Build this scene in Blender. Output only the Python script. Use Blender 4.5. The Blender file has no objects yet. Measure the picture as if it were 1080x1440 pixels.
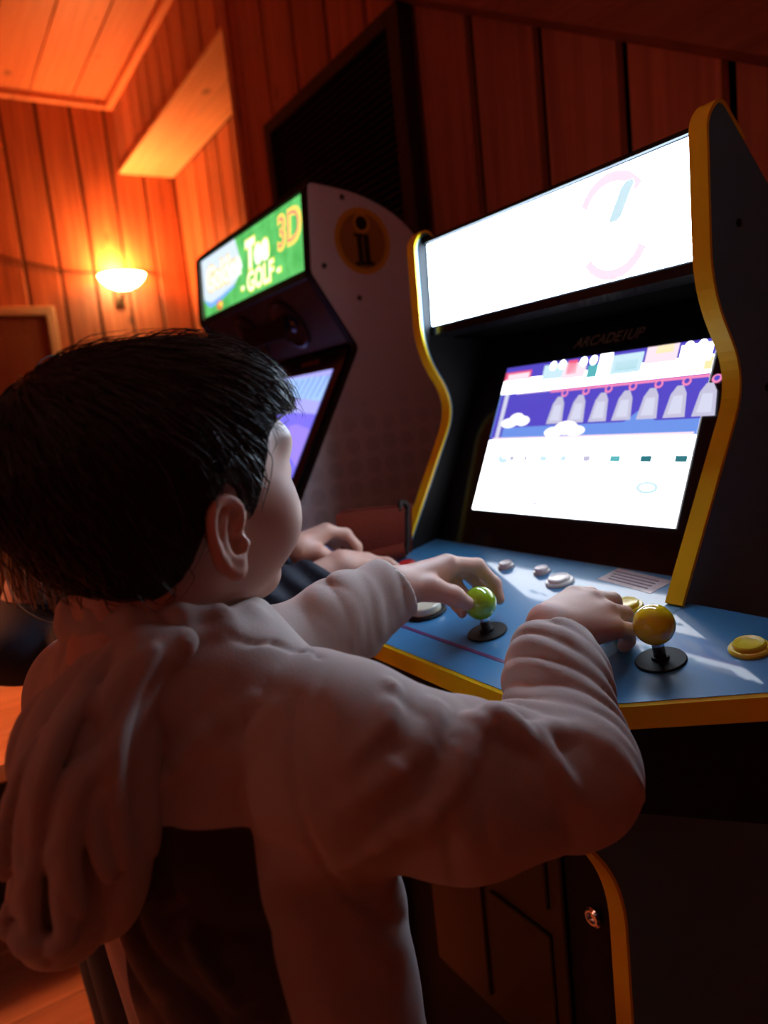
import bpy, math, random
import numpy as np
from mathutils import Vector, Matrix

scene = bpy.context.scene
COL = scene.collection
random.seed(7)
RNG = np.random.default_rng(7)

# ---------------------------------------------------------------- camera
CZ = 1.15                       # lens height above the floor; all layout below is written relative to the lens
cam_d = bpy.data.cameras.new('camera')
cam = bpy.data.objects.new('camera', cam_d)
COL.objects.link(cam)
AX = np.array([[.536, -.0636, -.842], [.838, .162, .521], [-.103, .985, -.140]])
_y = AX[1] / np.linalg.norm(AX[1]); _x = AX[0] - AX[0] @ _y * _y; _x /= np.linalg.norm(_x)
_z = np.cross(_x, _y); _z = _z if _z @ AX[2] > 0 else -_z
AX = np.array([_x, _y, _z])
m = Matrix.Identity(4)
for i in range(3):
    m[i][0] = AX[i, 0]; m[i][1] = AX[i, 1]; m[i][2] = -AX[i, 2]
m[2][3] = CZ
cam.matrix_world = m
cam_d.sensor_fit = 'VERTICAL'
cam_d.sensor_height = 36.0
cam_d.lens = 1032.0 / 1440.0 * 36.0
cam_d.clip_start = 0.02
cam_d.dof.use_dof = True
cam_d.dof.focus_distance = 0.60
cam_d.dof.aperture_fstop = 4.6
scene.camera = cam

# ---------------------------------------------------------------- world and exposure
world = bpy.data.worlds.new('world'); scene.world = world
world.use_nodes = True
bg = world.node_tree.nodes['Background']
bg.inputs[0].default_value = (.9, .45, .3, 1)
bg.inputs[1].default_value = 0.0
scene.view_settings.view_transform = 'Standard'
scene.view_settings.look = 'None'
scene.view_settings.exposure = -0.08
scene.view_settings.gamma = 1.0
scene.view_settings.use_curve_mapping = False

MARQUEE_E, SCREEN_E = 27.0, 4.8
SCONCE_W, FILL_PENDANT_W, FILL_PENDANT2_W, FILL_FLOORLAMP_W = 42.0, 52.0, 10.0, 2.0

# ---------------------------------------------------------------- materials
MATS = {}
def mat(name, col=(.5, .5, .5), rough=.6, metal=0.0, emit=None, es=0.0, coat=0.0, coat_r=.05, spec=.5, sss=0.0, bump=0.0, bscale=300., var=0.0, vscale=8., sheen=0.0, trans=0.0):
    if name in MATS: return MATS[name]
    mt = bpy.data.materials.new(name); mt.use_nodes = True
    nt = mt.node_tree; b = nt.nodes['Principled BSDF']
    b.inputs['Base Color'].default_value = (*col, 1)
    b.inputs['Roughness'].default_value = rough
    b.inputs['Metallic'].default_value = metal
    b.inputs['Specular IOR Level'].default_value = spec
    b.inputs['Coat Weight'].default_value = coat
    b.inputs['Coat Roughness'].default_value = coat_r
    b.inputs['Sheen Weight'].default_value = sheen
    b.inputs['Transmission Weight'].default_value = trans
    if sss:
        b.inputs['Subsurface Weight'].default_value = sss
        b.inputs['Subsurface Radius'].default_value = (1, .35, .2)
        b.inputs['Subsurface Scale'].default_value = .004
    if emit:
        b.inputs['Emission Color'].default_value = (*emit, 1)
        b.inputs['Emission Strength'].default_value = es
    if bump or var:
        tc = nt.nodes.new('ShaderNodeTexCoord')
        if var:
            n = nt.nodes.new('ShaderNodeTexNoise'); n.inputs['Scale'].default_value = vscale; n.inputs['Detail'].default_value = 5
            nt.links.new(tc.outputs['Object'], n.inputs['Vector'])
            mx = nt.nodes.new('ShaderNodeMix'); mx.data_type = 'RGBA'
            nt.links.new(n.outputs['Fac'], mx.inputs['Factor'])
            mx.inputs['A'].default_value = (*[max(0, c * (1 - var)) for c in col], 1)
            mx.inputs['B'].default_value = (*[min(1, c * (1 + var)) for c in col], 1)
            nt.links.new(mx.outputs['Result'], b.inputs['Base Color'])
        if bump:
            n = nt.nodes.new('ShaderNodeTexNoise'); n.inputs['Scale'].default_value = bscale; n.inputs['Detail'].default_value = 3
            nt.links.new(tc.outputs['Object'], n.inputs['Vector'])
            bp = nt.nodes.new('ShaderNodeBump'); bp.inputs['Strength'].default_value = bump; bp.inputs['Distance'].default_value = .001
            nt.links.new(n.outputs['Fac'], bp.inputs['Height']); nt.links.new(bp.outputs['Normal'], b.inputs['Normal'])
    MATS[name] = mt
    return mt

def wood(name, dark, light, axis, rough=.5, gscale=1.0, knots=True):
    """planks: grain drawn out along one axis, a tone of its own for every board, knots."""
    if name in MATS: return MATS[name]
    mt = bpy.data.materials.new(name); mt.use_nodes = True
    nt = mt.node_tree; b = nt.nodes['Principled BSDF']
    tc = nt.nodes.new('ShaderNodeTexCoord'); oi = nt.nodes.new('ShaderNodeObjectInfo')
    add = nt.nodes.new('ShaderNodeVectorMath'); add.operation = 'MULTIPLY_ADD'
    cx = nt.nodes.new('ShaderNodeCombineXYZ')
    for i in range(3): nt.links.new(oi.outputs['Random'], cx.inputs[i])
    add.inputs[1].default_value = (13, 17, 11)
    nt.links.new(cx.outputs[0], add.inputs[0]); nt.links.new(tc.outputs['Object'], add.inputs[2])
    mp = nt.nodes.new('ShaderNodeMapping')
    s = [38 * gscale] * 3; s[axis] = 1.6 * gscale
    mp.inputs['Scale'].default_value = s
    nt.links.new(add.outputs[0], mp.inputs['Vector'])
    n = nt.nodes.new('ShaderNodeTexNoise'); n.inputs['Scale'].default_value = 1.0; n.inputs['Detail'].default_value = 6; n.inputs['Distortion'].default_value = .6
    nt.links.new(mp.outputs[0], n.inputs['Vector'])
    mx = nt.nodes.new('ShaderNodeMix'); mx.data_type = 'RGBA'
    mx.inputs['A'].default_value = (*dark, 1); mx.inputs['B'].default_value = (*light, 1)
    rp = nt.nodes.new('ShaderNodeMapRange'); rp.inputs[1].default_value = .3; rp.inputs[2].default_value = .72
    nt.links.new(n.outputs['Fac'], rp.inputs[0]); nt.links.new(rp.outputs[0], mx.inputs['Factor'])
    hs = nt.nodes.new('ShaderNodeHueSaturation')
    r2 = nt.nodes.new('ShaderNodeMapRange'); r2.inputs[3].default_value = .78; r2.inputs[4].default_value = 1.2
    nt.links.new(oi.outputs['Random'], r2.inputs[0]); nt.links.new(r2.outputs[0], hs.inputs['Value'])
    nt.links.new(mx.outputs['Result'], hs.inputs['Color'])
    out = hs.outputs['Color']
    if knots:
        mk = nt.nodes.new('ShaderNodeMapping'); s = [4.6] * 3; s[axis] = 2.6; mk.inputs['Scale'].default_value = s
        nt.links.new(add.outputs[0], mk.inputs['Vector'])
        v = nt.nodes.new('ShaderNodeTexVoronoi'); v.inputs['Scale'].default_value = 1.0; v.inputs['Randomness'].default_value = 1.0
        nt.links.new(mk.outputs[0], v.inputs['Vector'])
        r3 = nt.nodes.new('ShaderNodeMapRange'); r3.inputs[1].default_value = .03; r3.inputs[2].default_value = .13; r3.inputs[3].default_value = .35; r3.inputs[4].default_value = 1.0
        nt.links.new(v.outputs['Distance'], r3.inputs[0])
        m2 = nt.nodes.new('ShaderNodeMix'); m2.data_type = 'RGBA'; m2.blend_type = 'MULTIPLY'; m2.inputs['Factor'].default_value = 1
        nt.links.new(out, m2.inputs['A']); nt.links.new(r3.outputs[0], m2.inputs['B'])
        out = m2.outputs['Result']
    nt.links.new(out, b.inputs['Base Color'])
    b.inputs['Roughness'].default_value = rough
    bp = nt.nodes.new('ShaderNodeBump'); bp.inputs['Strength'].default_value = .15; bp.inputs['Distance'].default_value = .002
    nt.links.new(n.outputs['Fac'], bp.inputs['Height']); nt.links.new(bp.outputs['Normal'], b.inputs['Normal'])
    MATS[name] = mt
    return mt

# ---------------------------------------------------------------- objects
BASE = {}
def tag(o, label=None, cat=None, group=None, kind=None):
    for k, v in (('label', label), ('category', cat), ('group', group), ('kind', kind)):
        if v: o[k] = v
    return o
def thing(name, loc, label, cat, group=None):
    """an Empty at the thing's base (loc relative to the lens)"""
    o = bpy.data.objects.new(name, None); COL.objects.link(o)
    o.empty_display_size = .05
    o.location = (loc[0], loc[1], loc[2] + CZ)
    BASE[o.name] = np.array(loc, float)
    return tag(o, label, cat, group)
def mk(name, V, F, mats, parent=None, smooth=False, mi=None, base=None, label=None):
    """one mesh object; vertices given relative to the lens"""
    V = np.asarray(V, float)
    if parent is not None: b = BASE[parent.name]
    else: b = np.array(base if base is not None else V.mean(0), float)
    me = bpy.data.meshes.new(name)
    me.from_pydata((V - b).tolist(), [], [tuple(int(i) for i in f) for f in F])
    if not isinstance(mats, (list, tuple)): mats = [mats]
    for mm in mats: me.materials.append(mm)
    if mi is not None: me.polygons.foreach_set('material_index', mi)
    if smooth: me.polygons.foreach_set('use_smooth', [True] * len(me.polygons))
    me.update()
    o = bpy.data.objects.new(name, me); COL.objects.link(o)
    BASE[o.name] = b
    if parent is not None: o.parent = parent
    else: o.location = (b[0], b[1], b[2] + CZ)
    if label: o['label'] = label
    return o
def share(src, parent=None, off=(0, 0, 0), rot=None):
    """a copy that shares the mesh, moved by off"""
    c = src.copy(); COL.objects.link(c)
    c.location = Vector(src.location) + Vector(off)
    BASE[c.name] = BASE[src.name]
    if parent is not None: c.parent = parent
    return c
class G:
    """gathers shapes into one mesh"""
    def __init__(s): s.V = []; s.F = []; s.M = []
    def add(s, V, F, m=0):
        n = len(s.V); s.V += [tuple(v) for v in V]; s.F += [tuple(i + n for i in f) for f in F]; s.M += [m] * len(F); return s
    def box(s, lo, hi, m=0, ch=0.0, rot=None, piv=None):
        lo = np.array(lo, float); hi = np.array(hi, float)
        if ch > 0:
            c = (lo + hi) / 2; h = (hi - lo) / 2; ch = min(ch, h.min() * .9)
            V = []; idx = {}
            for sx in (-1, 1):
                for sy in (-1, 1):
                    for sz in (-1, 1):
                        for a in range(3):
                            sg = np.array([sx, sy, sz]); p = h - ch; p = p.copy(); p[a] = h[a]
                            idx[(sx, sy, sz, a)] = len(V); V.append(c + sg * p)
            F = []
            def q(*k): F.append([idx[i] for i in k])
            for a in range(3):
                b, d = (a + 1) % 3, (a + 2) % 3
                for sg in (-1, 1):
                    ring = []
                    for sb, sd in ((-1, -1), (1, -1), (1, 1), (-1, 1)):
                        k = [0, 0, 0]; k[a] = sg; k[b] = sb; k[d] = sd; ring.append((*k, a))
                    q(*(ring if sg > 0 else ring[::-1]))
                for sb in (-1, 1):       # edges along axis a
                    for sd in (-1, 1):
                        k0 = [0, 0, 0]; k0[a] = -1; k0[b] = sb; k0[d] = sd
                        k1 = list(k0); k1[a] = 1
                        r = [(*k0, b), (*k1, b), (*k1, d), (*k0, d)]
                        q(*(r if sb * sd < 0 else r[::-1]))
            for sx in (-1, 1):
                for sy in (-1, 1):
                    for sz in (-1, 1):
                        r = [(sx, sy, sz, 0), (sx, sy, sz, 1), (sx, sy, sz, 2)]
                        q(*(r if sx * sy * sz > 0 else r[::-1]))
        else:
            x0, y0, z0 = lo; x1, y1, z1 = hi
            V = [(x0, y0, z0), (x1, y0, z0), (x1, y1, z0), (x0, y1, z0), (x0, y0, z1), (x1, y0, z1), (x1, y1, z1), (x0, y1, z1)]
            F = [(0, 3, 2, 1), (4, 5, 6, 7), (0, 1, 5, 4), (1, 2, 6, 5), (2, 3, 7, 6), (3, 0, 4, 7)]
        if rot is not None:
            p = np.array(piv if piv is not None else (lo + hi) / 2)
            V = [rot @ (np.array(v) - p) + p for v in V]
        return s.add(V, F, m)
    def prism_x(s, prof, x0, x1, m=0):
        """polygon of (y, z) points drawn out from x0 to x1"""
        n = len(prof)
        V = [(x0, y, z) for y, z in prof] + [(x1, y, z) for y, z in prof]
        a = sum(prof[i][0] * prof[(i + 1) % n][1] - prof[(i + 1) % n][0] * prof[i][1] for i in range(n))
        F = [tuple(range(n))[::-1], tuple(range(n, 2 * n))]
        F += [(i, (i + 1) % n, n + (i + 1) % n, n + i) for i in range(n)]
        if a < 0: F = [f[::-1] for f in F]
        return s.add(V, F, m)
    def lathe(s, c, prof, axis=(0, 0, 1), n=28, m=0, caps=True):
        """prof of (r, h) turned about axis at c"""
        ax = np.array(axis, float); ax /= np.linalg.norm(ax)
        t = np.array([1, 0, 0]) if abs(ax[0]) < .9 else np.array([0, 1, 0])
        u = np.cross(t, ax); u /= np.linalg.norm(u); v = np.cross(ax, u)
        c = np.array(c, float); V = []; F = []
        for r, h in prof:
            for k in range(n):
                a = 2 * math.pi * k / n
                V.append(c + ax * h + (u * math.cos(a) + v * math.sin(a)) * r)
        for i in range(len(prof) - 1):
            for k in range(n):
                k2 = (k + 1) % n
                F.append((i * n + k, i * n + k2, (i + 1) * n + k2, (i + 1) * n + k))
        if caps: F.append(tuple(range(n))[::-1]); F.append(tuple((len(prof) - 1) * n + k for k in range(n)))
        else: F += [((len(prof) - 1) * n + k, (len(prof) - 1) * n + (k + 1) % n, (k + 1) % n, k) for k in range(n)]
        return s.add(V, F, m)
    def tube(s, pts, r, n=8, m=0):
        pts = [np.array(p, float) for p in pts]; V = []; F = []
        rr = r if isinstance(r, (list, tuple)) else [r] * len(pts)
        pu = None
        for i, p in enumerate(pts):
            d = pts[min(i + 1, len(pts) - 1)] - pts[max(i - 1, 0)]; d /= np.linalg.norm(d) + 1e-12
            if pu is None:
                t = np.array([0, 0, 1.]) if abs(d[2]) < .9 else np.array([1., 0, 0]); u = np.cross(d, t)
            else: u = pu - d * (pu @ d)
            u /= np.linalg.norm(u) + 1e-12; pu = u; v = np.cross(d, u)
            for k in range(n):
                a = 2 * math.pi * k / n; V.append(p + (u * math.cos(a) + v * math.sin(a)) * rr[i])
        for i in range(len(pts) - 1):
            for k in range(n):
                k2 = (k + 1) % n; F.append((i * n + k, i * n + k2, (i + 1) * n + k2, (i + 1) * n + k))
        F.append(tuple(range(n))[::-1]); F.append(tuple((len(pts) - 1) * n + k for k in range(n)))
        return s.add(V, F, m)
    def build(s, name, mats, parent=None, smooth=False, base=None, label=None):
        return mk(name, s.V, s.F, mats, parent, smooth, s.M, base, label)

def sphere(c, r, n=20, squash=(1, 1, 1)):
    V = []; F = []; c = np.array(c, float)
    for i in range(n + 1):
        th = math.pi * i / n
        for k in range(2 * n):
            a = math.pi * k / n
            V.append(c + np.array([math.sin(th) * math.cos(a), math.sin(th) * math.sin(a), math.cos(th)]) * r * np.array(squash))
    for i in range(n):
        for k in range(2 * n):
            k2 = (k + 1) % (2 * n)
            F.append((i * 2 * n + k, (i + 1) * 2 * n + k, (i + 1) * 2 * n + k2, i * 2 * n + k2))
    return V, F

def smooth_path(pts, per=6):
    """Catmull-Rom through points"""
    P = [np.array(p, float) for p in pts]; out = []
    Q = [2 * P[0] - P[1]] + P + [2 * P[-1] - P[-2]]
    for i in range(1, len(Q) - 2):
        for k in range(per):
            t = k / per
            out.append(.5 * ((2 * Q[i]) + (Q[i + 1] - Q[i - 1]) * t + (2 * Q[i - 1] - 5 * Q[i] + 4 * Q[i + 1] - Q[i + 2]) * t * t + (3 * Q[i] - Q[i - 1] - 3 * Q[i + 1] + Q[i + 2]) * t ** 3))
    out.append(P[-1]); return out

def round_poly(pts, r, n=5):
    """round the corners of a polygon; r one radius for each corner"""
    out = []; N = len(pts)
    for i in range(N):
        p = np.array(pts[i], float); a = np.array(pts[i - 1], float); b = np.array(pts[(i + 1) % N], float)
        ri = r[i] if isinstance(r, (list, tuple)) else r
        if ri <= 0: out.append(tuple(p)); continue
        da = a - p; db = b - p; la = np.linalg.norm(da); lb = np.linalg.norm(db); da /= la; db /= lb
        t = min(ri, la * .48, lb * .48)
        for k in range(n + 1):
            s = k / n; q = (1 - s) ** 2 * (p + da * t) + 2 * s * (1 - s) * p + s * s * (p + db * t); out.append(tuple(q))
    return out

def ribbon_x(path, x0, x1, th, close=False):
    """strip lying on a (y, z) path, from x0 to x1, th proud of it (left of travel)"""
    P = [np.array(p, float) for p in path]; n = len(P); V = []; F = []
    for i, p in enumerate(P):
        d = P[min(i + 1, n - 1)] - P[max(i - 1, 0)]; d /= np.linalg.norm(d) + 1e-12
        nn = np.array([-d[1], d[0]]); q = p + nn * th
        V += [(x0, p[0], p[1]), (x1, p[0], p[1]), (x1, q[0], q[1]), (x0, q[0], q[1])]
    for i in range(n - 1):
        for k in range(4):
            k2 = (k + 1) % 4; F.append((i * 4 + k, (i + 1) * 4 + k, (i + 1) * 4 + k2, i * 4 + k2))
    F.append((0, 1, 2, 3)); F.append(tuple((n - 1) * 4 + k for k in (3, 2, 1, 0)))
    return V, F

def text_mesh(s, size, org, ux, uy, depth=.0005, bold=0.0, shear=0.0):
    """flat lettering as vertices and faces: org + x*ux + y*uy"""
    cu = bpy.data.curves.new('lettering', 'FONT'); cu.body = s; cu.size = size; cu.offset = bold; cu.shear = shear
    cu.align_x = 'CENTER'; cu.align_y = 'CENTER'; cu.resolution_u = 3
    o = bpy.data.objects.new('lettering', cu); COL.objects.link(o)
    dg = bpy.context.evaluated_depsgraph_get(); me = bpy.data.meshes.new_from_object(o.evaluated_get(dg))
    org = np.array(org, float); ux = np.array(ux, float); uy = np.array(uy, float); nn = np.cross(ux, uy)
    V = [org + ux * v.co.x + uy * v.co.y + nn * depth for v in me.vertices]; F = [tuple(p.vertices) for p in me.polygons]
    bpy.data.objects.remove(o); bpy.data.curves.remove(cu); bpy.data.meshes.remove(me)
    return V, F

# ---------------------------------------------------------------- smooth solids from distance fields
def ell(c, r, Rm=None):
    c = np.array(c, float); r = np.array(r, float); Rm = np.eye(3) if Rm is None else np.array(Rm, float)
    def fn(P):
        q = (P - c) @ Rm.T
        k0 = np.sqrt(((q / r) ** 2).sum(1)); k1 = np.sqrt(((q / (r * r)) ** 2).sum(1)) + 1e-9
        return k0 * (k0 - 1) / k1 if True else k0
    return fn
def cap(a, b, ra, rb=None):
    a = np.array(a, float); b = np.array(b, float); rb = ra if rb is None else rb
    d = b - a; L = d @ d + 1e-12
    def fn(P):
        t = np.clip(((P - a) @ d) / L, 0, 1)
        return np.sqrt(((P - a - t[:, None] * d) ** 2).sum(1)) - (ra + (rb - ra) * t)
    return fn
def half(p, n):
    p = np.array(p, float); n = np.array(n, float); n = n / np.linalg.norm(n)
    return lambda P: (P - p) @ n
class Field:
    def __init__(s): s.prims = []; s.warp = None
    def u(s, fn, k=.01): s.prims.append((fn, k, 0)); return s
    def sub(s, fn, k=.006): s.prims.append((fn, k, 1)); return s
    def inter(s, fn, k=.006): s.prims.append((fn, k, 2)); return s
    def chain(s, pts, rad, k=.01, sub=False):
        rad = rad if isinstance(rad, (list, tuple)) else [rad] * len(pts)
        for i in range(len(pts) - 1):
            (s.sub if sub else s.u)(cap(pts[i], pts[i + 1], rad[i], rad[i + 1]), k)
        return s
    def ev(s, P, prims=None):
        d = np.full(len(P), 1e3)
        for fn, k, op in (s.prims if prims is None else prims):
            e = fn(P)
            if op == 0:
                h = np.maximum(k - np.abs(d - e), 0) / k; d = np.minimum(d, e) - h * h * k * .25
            else:
                if op == 1: e = -e
                h = np.maximum(k - np.abs(d - e), 0) / k; d = np.maximum(d, e) + h * h * k * .25
        if s.warp is not None: d = d + s.warp(P)
        return d
    def cull(s, c, rad):
        c = np.array(c)[None]; keep = []
        vals = [(float(fn(c)[0]), fn, k, op) for fn, k, op in s.prims]
        m0 = min([v for v, _, _, op in vals if op == 0] + [1e3])
        for v, fn, k, op in vals:
            if op == 0:
                if v - m0 < 2.6 * rad + 2 * k: keep.append((fn, k, op))
            elif op == 1:
                if v < 1.5 * rad + 2 * k: keep.append((fn, k, op))
            else: keep.append((fn, k, op))
        return keep
    def mesh(s, lo, hi, h, B=16):
        lo = np.array(lo, float); hi = np.array(hi, float)
        n = np.ceil((hi - lo) / (h * B)).astype(int); rad = h * B * .8661
        ii = np.stack(np.meshgrid(*[np.arange(k) for k in n], indexing='ij'), -1).reshape(-1, 3)
        cen = lo + (ii + .5) * h * B
        dc = s.ev(cen); ii = ii[np.abs(dc) < rad * 1.35 + .006]
        loc = np.stack(np.meshgrid(*[np.arange(B + 1)] * 3, indexing='ij'), -1).reshape(-1, 3)
        K = np.array([1, 4096, 4096 * 4096], np.int64)
        cells = []; pos = []; quads = []; flips = []
        for b in ii:
            g0 = b * B; pr = s.cull(lo + (b + .5) * h * B, rad)
            D = s.ev(lo + (g0 + loc) * h, pr).reshape(B + 1, B + 1, B + 1)
            if D.min() > 0 or D.max() < 0: continue
            S = D < 0
            for a in range(3):
                sl0 = [slice(0, B)] * 3; sl1 = [slice(0, B)] * 3; sl1[a] = slice(1, B + 1)
                cr = S[tuple(sl0)] != S[tuple(sl1)]
                if not cr.any(): continue
                p = np.argwhere(cr); d0 = D[tuple(sl0)][cr]; d1 = D[tuple(sl1)][cr]
                t = d0 / (d0 - d1); gp = p + g0
                P = lo + gp * h; P = P.astype(float); P[:, a] += t * h
                o1 = np.zeros(3, int); o2 = np.zeros(3, int); o1[(a + 1) % 3] = 1; o2[(a + 2) % 3] = 1
                q = np.stack([(gp + 1) @ K, (gp + 1 - o1) @ K, (gp + 1 - o1 - o2) @ K, (gp + 1 - o2) @ K], 1)
                quads.append(q); flips.append(d0 > 0)
                cells.append(q.reshape(-1)); pos.append(np.repeat(P, 4, 0))
        cells = np.concatenate(cells); pos = np.concatenate(pos); quads = np.concatenate(quads); flips = np.concatenate(flips)
        uq, inv = np.unique(cells, return_inverse=True)
        V = np.zeros((len(uq), 3)); cnt = np.zeros(len(uq))
        np.add.at(V, inv, pos); np.add.at(cnt, inv, 1); V /= cnt[:, None]
        F = np.searchsorted(uq, quads); F[flips] = F[flips][:, ::-1]
        return V, F
def mk_fast(name, V, F, mats, parent, mi=None, label=None):
    """as mk, for large smooth quad meshes"""
    b = BASE[parent.name] if parent is not None else V.mean(0)
    me = bpy.data.meshes.new(name)
    me.vertices.add(len(V)); me.vertices.foreach_set('co', (V - b).astype(np.float32).ravel())
    k = F.shape[1]
    me.loops.add(F.size); me.loops.foreach_set('vertex_index', F.astype(np.int32).ravel())
    me.polygons.add(len(F)); me.polygons.foreach_set('loop_start', np.arange(0, F.size, k, dtype=np.int32))
    for mm in (mats if isinstance(mats, (list, tuple)) else [mats]): me.materials.append(mm)
    if mi is not None: me.polygons.foreach_set('material_index', np.asarray(mi, np.int32))
    me.polygons.foreach_set('use_smooth', np.ones(len(F), bool))
    me.update(calc_edges=True); me.validate()
    o = bpy.data.objects.new(name, me); COL.objects.link(o); BASE[o.name] = b
    if parent is not None: o.parent = parent
    else: o.location = (b[0], b[1], b[2] + CZ)
    if label: o['label'] = label
    return o

# ================================================================ the room
FL = -CZ
M_back = mat('dark groove', (.02, .008, .005), .9)
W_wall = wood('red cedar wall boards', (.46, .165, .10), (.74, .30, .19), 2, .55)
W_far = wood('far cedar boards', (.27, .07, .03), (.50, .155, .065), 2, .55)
W_ceil = wood('pale cedar ceiling', (.60, .20, .09), (.74, .28, .13), 0, .5)
W_beam = wood('cedar trim', (.34, .12, .07), (.50, .21, .13), 0, .6)
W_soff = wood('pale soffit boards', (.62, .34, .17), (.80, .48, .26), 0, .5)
W_floor = wood('floor planks', (.40, .17, .08), (.58, .28, .14), 1, .32, knots=False)
YW, XE, YB, YA, XF, ZS = 1.15, -2.55, 1.36, 1.70, -4.90, 1.615   # main wall, its end, bulkhead front, alcove back, far wall, soffit height
def roof(x): return .907 - .58 * (x + 1.441) + .17
PITCH, GAP = .197, .017

floor = G().box((XF - .1, -3.2, FL - .06), (1.5, YA + .1, FL - .012)).build('floor', M_back, base=(-1.5, -.8, FL))
tag(floor, 'warm brown plank floor of the room', 'floor', kind='structure')
pl = None
for i in range(52):
    x = XF + .02 + i * .122
    if pl is None:
        pl = G().box((x, -3.2, FL - .012), (x + .1185, YA, FL), ch=.0015).build('floor_plank', W_floor, floor)
    else: share(pl, floor, (i * .122, 0, 0))

# main wall with raked boards
wb = G().box((XE, YW + .012, FL), (1.5, YW + .1, .2)).build('wall_back', M_back, base=(-1, YW, FL))
tag(wb, 'back wall of vertical red cedar boards behind the machines', 'wall', kind='structure')
G().prism_x([(YW + .012, .2), (YW + .1, .2), (YW + .1, .9), (YW + .012, .9)], XE, -1.3).build('wall_backing', M_back, wb)
G().prism_x([(YW + .012, .9), (YW + .1, .9), (YW + .1, 1.62), (YW + .012, 1.62)], XE, -2.0).build('wall_backing', M_back, wb)
x = -.723 + PITCH * 10
while x > XE + .02:
    x0 = max(x - PITCH + GAP, XE)
    zt0, zt1 = roof(x0), roof(x)
    g = G(); y0, y1 = YW, YW + .014; c = .004
    V = [(x0, y1, FL), (x0 + c, y0, FL), (x - c, y0, FL), (x, y1, FL), (x0, y1, zt0), (x0 + c, y0, zt0), (x - c, y0, zt1), (x, y1, zt1)]
    g.add(V, [(0, 3, 2, 1), (4, 5, 6, 7), (1, 2, 6, 5), (0, 1, 5, 4), (2, 3, 7, 6), (3, 0, 4, 7)])
    g.build('board', W_wall, wb)
    x -= PITCH
# the end of that wall, turning into the alcove
we = G().box((XE - .012, YW + .002, FL), (XE, YA, roof(XE))).build('wall_return', W_wall, base=(XE, 1.4, FL))
tag(we, 'short return of the cedar wall into the alcove', 'wall', kind='structure')
G().box((XE - .03, YW - .012, FL), (XE + .02, YW + .03, roof(XE)), ch=.003).build('corner_trim', W_wall, we)

def board_wall(name, label, p0, du, n, z0, z1, nrm, mt, th=.014, pitch=PITCH):
    """n boards side by side from p0 along du (unit), facing nrm"""
    p0 = np.array(p0, float); du = np.array(du, float); nr = np.array(nrm, float)
    L = n * pitch
    a = p0 - nr * .10; b = p0 + du * L - nr * .015
    lo = np.minimum(a, b); hi = np.maximum(a, b); lo[2], hi[2] = z0, z1
    w = G().box(lo, hi).build(name, M_back, base=((lo + hi) / 2 * np.array([1, 1, 0]) + np.array([0, 0, z0])))
    tag(w, label, 'wall', kind='structure')
    first = None
    for i in range(n):
        if first is None:
            q0 = p0 + du * GAP / 2; q1 = p0 + du * (pitch - GAP / 2) - nr * th
            l2 = np.minimum(q0, q1); h2 = np.maximum(q0, q1); l2[2], h2[2] = z0, z1
            first = G().box(l2, h2, ch=.004).build('board', mt, w)
        else: share(first, w, du * pitch * i)
    return w
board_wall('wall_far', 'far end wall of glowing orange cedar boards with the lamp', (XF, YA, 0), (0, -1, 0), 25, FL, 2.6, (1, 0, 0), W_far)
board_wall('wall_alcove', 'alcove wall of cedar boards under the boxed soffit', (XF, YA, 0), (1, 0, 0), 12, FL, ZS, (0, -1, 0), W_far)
board_wall('wall_bulkhead', 'boxed cedar bulkhead above the alcove', (XF, YB, 0), (1, 0, 0), 12, ZS + .02, 2.2, (0, -1, 0), W_wall)
sof = G().box((XF, YB + .01, ZS + .021), (XE, YA, ZS + .06)).build('soffit', M_back, base=(-3.7, 1.5, ZS))
tag(sof, 'pale lit plank underside of the boxed bulkhead', 'soffit', kind='structure')
w3 = (YA - YB + .012) / 2
for i in range(2):
    G().box((XF, YB - .012 + i * w3, ZS), (XE, YB - .012 + (i + 1) * w3 - .003, ZS + .02), ch=.002).build('plank', W_soff, sof)

# ceilings: a flat boarded one over the far end, the raked roof over the machines
cf = G().box((XF - .1, -3.2, 2.06), (-3.25, YB, 2.16)).build('ceiling', M_back, base=(-4, -1, 2.06))
tag(cf, 'flat orange boarded ceiling at the far end', 'ceiling', kind='structure')
for i in range(20):
    y1 = YB - i * .235
    G().box((XF, y1 - .229, 2.03), (-3.25, y1, 2.06), ch=.003).build('ceiling_board', W_ceil, cf)
for nm, lo, hi in (('trim_1', (XF, YB - .045, 1.985), (-3.25, YB, 2.03)), ('trim_2', (XF, -3.2, 1.985), (XF + .045, YB - .045, 2.03))):
    o = G().box(lo, hi, ch=.006).build(nm, W_ceil, base=np.array(lo))
    tag(o, 'pale cedar moulding along the ceiling over the ' + ('bulkhead' if nm == 'trim_1' else 'lamp wall'), 'moulding', kind='structure')
ce = G()
xa, xb = -3.3, 1.5
ce.add([(xa, -3.2, roof(xa)), (xb, -3.2, roof(xb)), (xb, YA, roof(xb)), (xa, YA, roof(xa)), (xa, -3.2, roof(xa) + .1), (xb, -3.2, roof(xb) + .1), (xb, YA, roof(xb) + .1), (xa, YA, roof(xa) + .1)],
       [(0, 3, 2, 1), (4, 5, 6, 7), (0, 1, 5, 4), (1, 2, 6, 5), (2, 3, 7, 6), (3, 0, 4, 7)])
ceo = ce.build('ceiling_raked', W_beam, base=(-1, -1, roof(-1)))
tag(ceo, 'sloping timber roof falling to the right above the machines', 'ceiling', kind='structure')
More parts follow.
